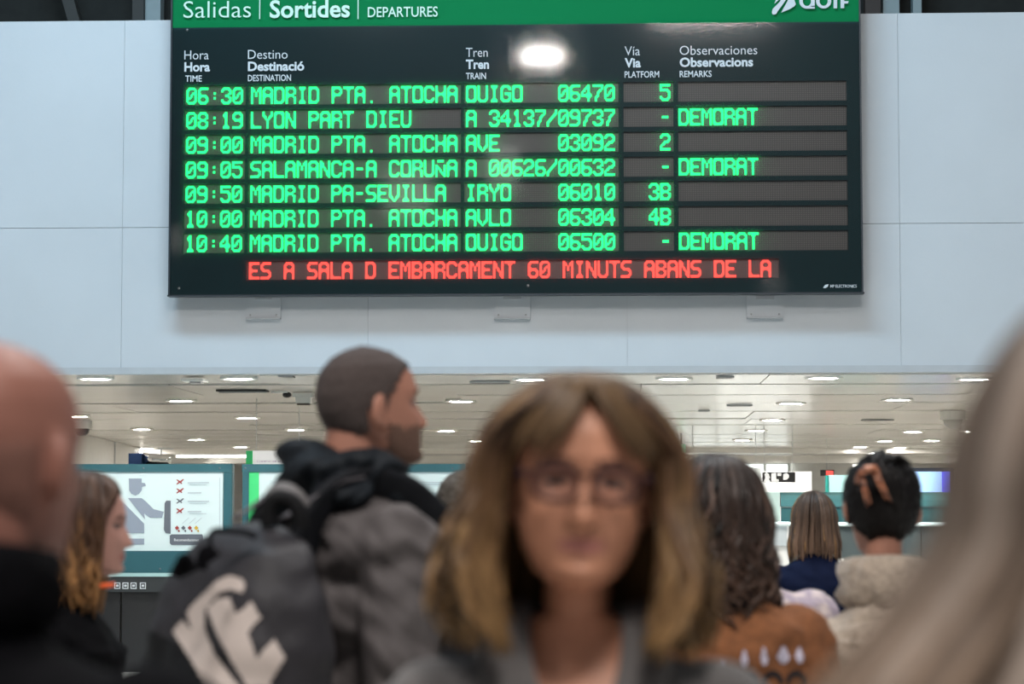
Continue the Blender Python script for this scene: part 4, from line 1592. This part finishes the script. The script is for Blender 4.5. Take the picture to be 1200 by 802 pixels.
man.cap_hair(M_fuzz, hairline, off=.0045, label='closely cropped dark brown hair', noise=.0006)
man.cap_hair(M_beard, lambda c: (c[2] < -.046 - max(0, .05 - c[1]) * -.35 and c[1] > .012 and c[2] > -.117 and not (abs(c[0]) < .024 and -.084 < c[2] < -.060) and not (abs(c[0]) < .02 and c[2] > -.052)), off=.0022, name='beard', label='short dark stubble beard', noise=.0005)
man.garment('jacket', M_shell, g=.034, fold=.007, seed=9, voxel=.009, label='grey shell jacket with creased sleeves')
mb = MB()
hz0 = man.zb + .065
M_hood = mat('hood_black', (.006, .009, .013), .7, spec=.25, var=.25, scale=12, bump=.3, bscale=30)
for j in range(26):
    a = 2 * PI * j / 26
    rx, ry = .088, .072
    back = max(0, -math.sin(a))
    mb.ell((rx * math.cos(a) * 1.06, -.035 + ry * math.sin(a) - .012 * back, hz0 + .002 + .012 * math.sin(3 * a + 1) + .012 * back), (.042 + .006 * back, .042 + .010 * back, .040 + .008 * back), n=12, m=8)
for (x, y, z, r_) in ((.0, -.115, -.035, .062), (.07, -.11, -.04, .055), (-.07, -.11, -.04, .055), (.10, -.07, -.035, .055), (-.10, -.07, -.035, .055), (.09, .02, -.035, .05), (-.09, .02, -.035, .05)):
    mb.ell((x, y, hz0 + z), (r_, r_ * .8, r_ * .8), n=12, m=8)
v, f = remesh(mb, .008, 3)
v = folds(v, .0075, 1.8, 21)
build('hood', v, f, M_hood, man.root)['label'] = 'black padded hood gathered round the neck'
man.trousers(M_jeans)

# ---- backpack on his back
BP = np.array([0.11, -.30, man.zb - .315])        # its middle in the man's coordinates
mb = MB()
n_ = 44
rings = []
for k in range(22):
    t = k / 21
    z = -.34 + .62 * t
    e = 1 - abs(2 * t - 1) ** 3.2
    w_ = (.300 - .075 * t) * (.30 + .70 * e ** .5)
    d_ = (.180 - .075 * t) * (.30 + .70 * e ** .5)
    rings.append((z, w_, d_, .10 * (t - .5) - .02 * math.sin(t * PI)))
mb.loft(rings, n=n_, p=3.0)
mb.loft([(-.30, .13, .05, -.14), (-.26, .165, .075, -.14), (-.10, .165, .08, -.14), (-.02, .15, .06, -.13), (.0, .12, .04, -.12)], n=30, p=3)
for sx in (-1, 1):
    mb.loft([(-.28, .03, .07, 0, sx * .19), (-.24, .045, .09, 0, sx * .195), (-.08, .045, .085, 0, sx * .195), (-.03, .02, .05, 0, sx * .18)], n=20, p=2.6)
v, f = remesh(mb, .010, 5)
v = folds(v, .0055, .75, 31)
tilt = rot('y', .10) @ rot('x', .10)
v = v @ tilt.T
v = v + BP
wv3 = man.world(v)
M_bag = mat('backpack_black', (.005, .005, .006), .7, spec=.2, var=.2, scale=14, bump=.25, bscale=40)
M_bag2 = mat('backpack_grey', (.025, .023, .027), .6, spec=.3, var=.22, scale=10, bump=.3, bscale=30)
bag = empty('backpack', tuple(man.world(BP)[0]), 'large black and grey backpack with bold pale lettering worn by the bearded man', 'backpack')
bl_ = np.array(bag.location)
fcw = np.array([v[np.array(q_)].mean(0) for q_ in f]) - BP
fcl = fcw @ tilt
mi = ((fcl[:, 2] > .045 + .35 * np.maximum(0, -fcl[:, 1] - .0)) | ((fcl[:, 0] > .10) & (fcl[:, 1] > -.10) & (fcl[:, 2] > -.14))).astype(int)
build('main_compartment', wv3 - bl_, f, [M_bag, M_bag2], bag, mi)
bvh = BVHTree.FromPolygons([tuple(q_) for q_ in wv3], f)


def inside(pt, poly):
    c = False
    j = len(poly) - 1
    for i in range(len(poly)):
        if (poly[i][1] > pt[1]) != (poly[j][1] > pt[1]) and pt[0] < (poly[j][0] - poly[i][0]) * (pt[1] - poly[i][1]) / (poly[j][1] - poly[i][1]) + poly[i][0]:
            c = not c
        j = i
    return c


def decal(polys, step=2.0):
    """flat print laid on the pack's cloth"""
    idx_, V, Fd = {}, [], []

    def vert(i, j):
        if (i, j) not in idx_:
            q_ = P(i * step, j * step, Y=4.0)
            d = Vector(q_ - EYE).normalized()
            hit = bvh.ray_cast(Vector(EYE), d)
            if hit[0] is None:
                idx_[i, j] = None
            else:
                idx_[i, j] = len(V)
                V.append(np.array(hit[0]) + np.array(hit[1]) * .0035)
        return idx_[i, j]
    xs_ = [a for pl in polys for a, _ in pl]
    ys_ = [b for pl in polys for _, b in pl]
    for i in range(int(min(xs_) / step) - 1, int(max(xs_) / step) + 2):
        for j in range(int(min(ys_) / step) - 1, int(max(ys_) / step) + 2):
            c = ((i + .5) * step, (j + .5) * step)
            if any(inside(c, pl) for pl in polys):
                q_ = [vert(i, j), vert(i, j + 1), vert(i + 1, j + 1), vert(i + 1, j)]
                if None not in q_:
                    Fd.append(q_)
    return (np.array(V) if V else np.zeros((0, 3))), Fd


cv = lambda pts: [(170 + x / 3.97, 600 + y / 3.97) for x, y in pts]
M_letter = mat('pale_lettering', (.52, .44, .40), .6, var=.06, scale=10)
v, f = decal([cv([(135, 560), (180, 503), (260, 600), (345, 680), (450, 830), (560, 960), (400, 960), (290, 810)]),
              cv([(200, 470), (285, 395), (290, 560), (345, 700), (250, 640)]),
              cv([(200, 470), (260, 400), (330, 330), (400, 298), (455, 318), (472, 350), (455, 380), (400, 365), (350, 380), (300, 440), (240, 500)])])
build('lettering', v - bl_, f, M_letter, bag)
v, f = decal([cv([(295, 455), (345, 405), (400, 405), (430, 480), (480, 560), (520, 680), (590, 820), (480, 820), (400, 680), (340, 570)]),
              cv([(430, 480), (500, 420), (540, 495), (470, 575)]), cv([(520, 680), (600, 595), (650, 680), (570, 810), (490, 790)])])
build('lettering', v - bl_, f, M_letter, bag)
v, f = decal([cv([(945, 740), (960, 690), (1010, 650), (1110, 630), (1065, 690), (1060, 740), (1090, 790), (1120, 840), (980, 830)])])
if len(f):
    build('lettering', v - bl_, f, M_letter, bag)

W2B = lambda q_: man.world(np.array(q_))[:, :] - bl_


def bagtube(name, pts, r, m, flat=None, n=8):
    mb = MB()
    pts = np.array(pts, float)
    # smooth the path
    for _ in range(2):
        m_ = [pts[0]]
        for a, b in zip(pts[:-1], pts[1:]):
            m_ += [a * .75 + b * .25, a * .25 + b * .75]
        m_.append(pts[-1])
        pts = np.array(m_)
    mb.tube(W2B(pts), r, n=n, flat=flat)
    return link(name, mb, m, bag, smooth=True)


zt = man.zb
for sx in (-1, 1):
    x = sx * .115
    bagtube('shoulder_strap', [(x, -.20, zt - .16), (x, -.165, zt - .03), (x, -.10, zt + .035), (x, -.02, zt + .045), (x * 1.05, .06, zt + .01), (x * 1.12, .125, zt - .08), (x * 1.25, .135, zt - .22), (x * 1.5, .08, zt - .36), (x * 1.65, -.05, zt - .42), (x * 1.5, -.20, zt - .44)], .02,
            mat('strap_webbing', (.008, .009, .012), .7, spec=.2, var=.2, scale=30, bump=.2, bscale=90), flat=(.085, .022))
    bagtube('load_lifter', [(x, -.22, zt - .02), (x, -.12, zt + .045), (x, -.06, zt + .055)], .01, mat('strap_grey', (.10, .09, .10), .7), flat=(.05, .006))
# haul loop: pale webbing arch in front of the info panel
hl = [man.local(P(x, y, Y=4.42))[0] for x, y in ((318, 597), (312, 583), (322, 570), (338, 571), (352, 582), (358, 594))]
bagtube('haul_loop', hl, .01, mat('webbing_grey', (.12, .11, .11), .7), flat=(.030, .006))
hl = [man.local(P(x, y, Y=4.40))[0] for x, y in ((316, 618), (314, 596), (322, 584), (340, 584), (352, 600), (352, 620))]
bagtube('padded_handle', hl, .016, M_bag)
hl = [man.local(P(x, y, Y=4.30))[0] for x, y in ((252, 650), (246, 640), (246, 624), (254, 621), (272, 623), (290, 624), (300, 630))]
bagtube('strap_loop', hl, .007, M_blackcloth, flat=(.016, .006))
hl = [man.local(P(x, y, Y=4.20))[0] for x, y in ((206, 676), (212, 664), (216, 655), (220, 662), (224, 672))]
bagtube('compression_strap', hl, .012, M_blackcloth, flat=(.03, .01))
hl = [man.local(P(x, y, Y=4.22))[0] for x, y in ((236, 668), (238, 650), (244, 645), (252, 655))]
bagtube('buckle', hl, .008, M_blackcloth, flat=(.022, .008))

# ---- woman with glasses, facing the camera
wom = Person('woman with glasses and shoulder-length brown wavy hair facing the camera in a grey coat', 674, 571, 2.72, PI + .02, skin('warm', (.59, .27, .165), (.46, .17, .14)), hy=.05, hp=.04, hr=-.05, voxel=.0036, width=.98, hs=.97, jaw=1.13, nk=.037)
L_ = lambda phi: .20 + .0 * abs(phi)
hp_ = dict(vol=.013, len=.175, open=66, o0=14, o1=64, th=94, fd=[0, .03, .08, .14, .2], fr=[1.17, 1.29, 1.44, 1.50, 1.28], flb=.35, inn=.42)
wom.hair(M_hair, hp_, n=620, wid=.0065, wave=(.013, 2.6), lift=.020, root=(.088, .048, .027), tip=(.185, .105, .043), tipstart=.35, seed=5, jit=.42, hi=(.12, (.33, .20, .09)))
# fringe locks over the forehead
mb = MB()
r = np.random.default_rng(3)
for i in range(90):
    a0 = r.uniform(-.62, .62)
    sgn = 1 if a0 > -.05 else -1
    a1 = a0 + sgn * r.uniform(.30, .62)
    zend = .044 + .010 * r.normal() if abs(a1) > .45 else .058 + .01 * r.normal()
    pts = []
    for t in np.linspace(0, 1, 12):
        a = a0 + (a1 - a0) * t ** 1.6
        z = .125 + (zend - .125) * t ** 1.25
        rr = math.sqrt(max(0, 1 - (z / .136) ** 2))
        pts.append((.096 * rr * math.sin(a) * 1.05, .112 * rr * math.cos(a) + .004, z))
    n0 = mb.n
    mb.tube(wom.HT(np.array(pts)), .0052 * np.interp(np.linspace(0, 1, 12), [0, .2, .8, 1], [.6, 1, .8, .2]), n=5)
    c = np.array((.115, .068, .034)) * (1 + .25 * r.normal())
    mb.c.append(np.tile(np.clip(c, .01, 1), (60, 1)))
link('fringe', mb, M_hair, wom.root, smooth=True)
wom.garment('coat', M_coat, g=.026, fold=.003, seed=12, vcut=(wom.zb - .145, .48), label='grey wool coat open in a narrow neckline')
# lapels
for sx in (-1, 1):
    pts = [(sx * .075, -.05, wom.zb + .055), (sx * .082, .0, wom.zb + .045), (sx * .078, .05, wom.zb + .0), (sx * .062, .095, wom.zb - .05), (sx * .034, .118, wom.zb - .10), (sx * .004, .128, wom.zb - .155), (-sx * .02, .132, wom.zb - .22)]
    pts = np.array(pts)
    for _ in range(2):
        m_ = [pts[0]]
        for a, b in zip(pts[:-1], pts[1:]):
            m_ += [a * .75 + b * .25, a * .25 + b * .75]
        m_.append(pts[-1])
        pts = np.array(m_)
    mb = MB()
    mb.tube(pts, .016, n=10, flat=(.058, .020))
    link('lapel', mb, M_coat, wom.root, smooth=True)
wom.trousers(M_jeans)
# glasses
gl = MB()
M_frame = mat('glasses_frame', (.022, .006, .010), .5, spec=.2)
lens = []
M_lens = bpy.data.materials.new('lens_glass')
M_lens.use_nodes = True
nt = M_lens.node_tree
nt.nodes.remove(nt.nodes['Principled BSDF'])
tr = nt.nodes.new('ShaderNodeBsdfTransparent')
tr.inputs[0].default_value = (.86, .84, .87, 1)
gs = nt.nodes.new('ShaderNodeBsdfGlossy')
gs.inputs['Roughness'].default_value = .05
ms_ = nt.nodes.new('ShaderNodeMixShader')
ms_.inputs[0].default_value = .05
nt.links.new(tr.outputs[0], ms_.inputs[1])
nt.links.new(gs.outputs[0], ms_.inputs[2])
nt.links.new(ms_.outputs[0], nt.nodes['Material Output'].inputs[0])
for sx in (-1, 1):
    c = np.array([sx * .0335, .112, -.003])
    pts = []
    for j in range(28):
        a = 2 * PI * j / 28
        x = .0255 * math.copysign(abs(math.cos(a)) ** .75, math.cos(a))
        z = .0185 * math.copysign(abs(math.sin(a)) ** .8, math.sin(a))
        pts.append(c + np.array([x, -.006 * abs(sx * .0335 + x) / .05, z]))
    gl.tube(wom.HT(np.array(pts)), .0036, n=6, closed=True)
    lens.append(wom.HT(np.array(pts)))
    gl.tube(wom.HT(np.array([(sx * .0585, .105, .006), (sx * .070, .096, .006), (sx * .079, .07, .005), (sx * .083, .02, .002), (sx * .083, -.01, -.004), (sx * .082, -.025, -.02)])), .0020, n=6)
    gl.ell(wom.HT(np.array([(sx * .072, .095, .006)]))[0], (.006, .004, .006), n=10, m=8)
gl.tube(wom.HT(np.array([(-.009, .113, .004), (-.004, .117, .007), (.004, .117, .007), (.009, .113, .004)])), .0018, n=6)
o = link('glasses', gl, M_frame, wom.root, smooth=True)
o['label'] = 'thin dark red rimmed glasses'
for q in lens:
    c = q.mean(0)
    mb = MB()
    mb.add(np.vstack([q, [c]]), [(j, (j + 1) % 28, 28) for j in range(28)])
    link('lens', mb, M_lens, o)

# ---- small head between the bearded man and the woman
p = Person('dark grey-haired person half hidden between the bearded man and the woman with glasses', 545, 600, 7.2, .1, skin('neutral', (.40, .21, .15), (.3, .13, .1)), fem=False, voxel=.008, hs=.98)
p.cap_hair(mat('dull_grey_hair', (.075, .062, .050), .8, var=.2, scale=90), hairline, off=.010, noise=.0018)
p.garment('jacket', mat('dull_jacket', (.05, .05, .055), .85), g=.02, voxel=.014)
p.trousers(M_jeans)

# ---- curly dark-haired woman in orange sweater
def sweater_mi(fc):
    a = np.arctan2(fc[:, 0], -fc[:, 1])
    mi = np.zeros(len(fc), int)
    return mi


cur = Person('woman with long dark curly hair and an orange patterned sweater seen from behind', 836, 605, 5.35, .12, skin('neutral2', (.42, .22, .16), (.3, .13, .1)), hr=.04, voxel=.007, width=1.10)
hp_ = dict(vol=.020, len=.23, open=70, fd=[0, .05, .12, .2, .26], fr=[1.05, 1.08, 1.14, 1.2, 1.08], flb=.25, back=-.02)
cur.hair(M_hair, hp_, n=560, seg=30, wid=.0070, wave=(.017, 4.6), lift=.022, root=(.028, .019, .016), tip=(.068, .036, .024), tipstart=.3, seed=17, jit=.5, hi=(.12, (.17, .105, .08)))
sw = cur.garment('sweater', M_orange, g=.030, fold=.004, seed=14, label='orange brown knitted sweater with pale and dark motifs')
cur.trousers(M_jeans)
cur.collar(M_blackcloth, r=.018, h=.02, rx=.085, ry=.085, z=cur.zb + .005)
# knitted motifs laid on the sweater
swb = BVHTree.FromPolygons([tuple(q_) for q_ in cur.world(np.array([v_.co[:] for v_ in sw.data.vertices]))], [list(pl.vertices) for pl in sw.data.polygons])
M_motw = mat('motif_pale', (.50, .46, .56), .9, var=.2, scale=60)
M_motd = mat('motif_dark', (.012, .010, .012), .9)


def knit(polys, m, name='knitted_motif', step=1.0, bv=None, root=None, off=.003):
    global bvh
    keep = bvh
    bvh = bv or swb
    v, f = decal(polys, step)
    bvh = keep
    if len(f):
        build(name, (root or cur).local(v), f, m, (root or cur).root)


for (cx, cy, w_, h_) in ((872, 772, 4.5, 15), (895, 770, 4.5, 17), (917, 768, 8, 16), (936, 768, 5, 15), (848, 783, 6, 18), (826, 790, 5, 14)):
    knit([[(cx - w_, cy + h_ * .1), (cx - w_ * .3, cy - h_ * .6), (cx + w_ * .2, cy - h_ * .6), (cx + w_, cy + h_ * .2), (cx + w_ * .4, cy + h_ * .6), (cx - w_ * .4, cy + h_ * .6)]], M_motw)
for cx in (878, 905, 932, 851):
    pl = []
    for k in range(14):
        a = PI * k / 13
        pl.append((cx + 12 * math.cos(a), 800 - 14 * math.sin(a)))
    for k in range(14):
        a = PI * (13 - k) / 13
        pl.append((cx + 7.5 * math.cos(a), 803 - 10 * math.sin(a)))
    knit([pl], M_motd)

# ---- person with pale patterned top, hidden behind the curly hair
p = Person('person in a pale pinkish patterned top hidden behind the curly-haired woman', 858, 612, 7.0, 0, skin('neutral3', (.42, .22, .16), (.3, .13, .1)), voxel=.009, width=1.42, hs=.92)
p.garment('top', mat('pale_pattern_cloth', (.62, .52, .50), .9, scale=22, color2=(.36, .30, .36)), g=.03, voxel=.012, fold=.006)
p.cap_hair(mat('mid_brown_hair', (.05, .03, .02), .7), hairline, off=.008)
p.trousers(M_jeans)

# ---- woman in navy at the counter
p = Person('distant woman in navy top with straight brown and blonde-streaked hair at the counter', 954, 609, 10.9, .0, skin('neutral4', (.45, .25, .18), (.3, .13, .1)), hp=-.08, voxel=.009, width=1.06, armout=.02)
hp_ = dict(vol=.010, len=.17, open=66, fd=[0, .05, .10, .16], fr=[1.03, 1.10, 1.22, 1.2], flb=.2, back=-.01)
p.hair(M_hair, hp_, n=300, wid=.0075, wave=(.003, 1.3), lift=.012, root=(.060, .040, .030), tip=(.15, .09, .06), tipstart=.3, seed=23, jit=.3, hi=(.10, (.40, .22, .09)))
p.garment('top', M_navy, g=.018, voxel=.010, fold=.003, seed=8)
p.trousers(M_jeans)
# ---- woman with the hair clip
clip = Person('woman with dark pinned-up hair and a cream fleece jacket seen from behind', 1030, 596, 6.05, .08, skin('tan', (.40, .19, .13), (.3, .12, .1)), hr=.05, voxel=.006, width=1.0, hs=1.05, neck=.275)
M_darkhair = mat('dark_pinned_hair', (.006, .0045, .0045), .5, spec=.2, var=.3, scale=70, stretch=(1, 1, .3), bump=.6, bscale=120)


def updo(c):
    x, y, z = c
    if y > .05:
        return z > .058
    if y > .0:
        return z > .012
    return z > -.095 + max(0, abs(x) - .02) * 1.0


clip.cap_hair(M_darkhair, updo, off=.014, noise=.0012, label='dark brown hair swept up smoothly')
mb = MB()
r = np.random.default_rng(8)
for i in range(60):                         # twisted roll of hair on the crown
    a0 = r.uniform(-.6, .6)
    pts = []
    for t in np.linspace(0, 1, 14):
        pts.append((.040 * math.sin(t * 5.2 + a0 * 2) * (1 - .3 * t) + .010 * r.normal() * .2 - .012, -.092 - .026 * math.sin(t * PI) + .012 * math.cos(t * 5.2 + a0), -.035 + .165 * t + .012 * a0))
    mb.tube(clip.HT(np.array(pts)), .0085 * np.interp(np.linspace(0, 1, 14), [0, .15, .85, 1], [.3, 1, 1, .3]), n=5)
for i in range(26):                         # loose tuft on top
    a = r.uniform(0, 6.28)
    b0 = np.array([-.01 + .02 * math.cos(a), -.075 + .015 * math.sin(a), .105])
    b1 = b0 + np.array([.022 * math.cos(a), .018 * math.sin(a), .012 + .008 * r.random()])
    b2 = b1 + np.array([.02 * math.cos(a), .01 * math.sin(a) - .01, -.012])
    mb.tube(clip.HT(np.array([b0, b1, b2])), [.005, .005, .002], n=5)
o = link('twisted_roll', mb, M_darkhair, clip.root, smooth=True)
M_tort = mat('tortoiseshell', (.50, .20, .11), .3, scale=60, color2=(.10, .035, .02))
cl = empty('hair_clip', (0, 0, 0), 'tortoiseshell claw clip holding up the dark hair of the woman in cream fleece', 'hair clip')
cy_ = clip.world(clip.HT(np.array([[-.008, -.118, .085]])))[0]
cl.location = cy_
for (x0, y0, x1, y1) in ((1007, 556, 1016, 594), (1011, 560, 1020, 590), (1022, 553, 1038, 585), (1027, 552, 1044, 588)):
    ys_ = cy_[1] - .030
    A, M2, B = P(x0, y0, Y=ys_ + .01), P((x0 + x1) / 2, (y0 + y1) / 2, Y=ys_ - .012), P(x1, y1, Y=ys_ + .012)
    mb = MB()
    mb.tube(np.array([A, A * .5 + M2 * .5 + [0, -.005, 0], M2, M2 * .5 + B * .5 + [0, -.003, 0], B]) - cy_, [.0036, .004, .004, .0036, .003], n=8)
    link('prong', mb, M_tort, cl, smooth=True)
mb = MB()
ys_ = cy_[1] - .02
mb.tube(np.array([P(1003, 566, Y=ys_ + .01), P(1008, 556, Y=ys_), P(1016, 550, Y=ys_ - .004), P(1025, 549, Y=ys_), P(1031, 556, Y=ys_ + .005)]) - cy_, [.006, .010, .011, .010, .006], n=8)
link('hinge', mb, M_tort, cl, smooth=True)
clip.garment('fleece', M_fleece, g=.036, fold=.007, seed=19, voxel=.010, label='thick cream teddy fleece jacket')
clip.collar(M_fleece, r=.026, h=.062, rx=.084, ry=.082, z=clip.zb + .092, amp=.006)
clip.trousers(M_jeans)

# ---- near woman with grey-blonde hair at the right edge
near = Person('very near woman with long grey-blonde hair at the right edge seen from behind', 1362, 604, 1.36, .05, skin('pale', (.5, .3, .24), (.35, .15, .13)), voxel=.006, width=1.05)
hp_ = dict(vol=.020, len=.26, open=60, th=92, fd=[0, .02, .06, .10, .16, .26], fr=[1.02, 1.08, 1.34, 1.66, 1.92, 1.9], flb=.15, back=-.02)
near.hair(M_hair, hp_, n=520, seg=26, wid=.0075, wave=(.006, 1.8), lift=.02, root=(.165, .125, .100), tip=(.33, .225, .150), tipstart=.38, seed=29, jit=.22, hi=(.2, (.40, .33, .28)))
near.garment('coat', mat('mauve_coat', (.16, .12, .13), .9, var=.15, scale=12, bump=.3, bscale=60), g=.03, fold=.005, seed=23)
near.collar(mat('mauve_scarf', (.28, .22, .24), .9, var=.2, scale=20), r=.03, h=.04, rx=.095, ry=.09, z=near.zb + .02, name='scarf')
near.trousers(M_jeans)
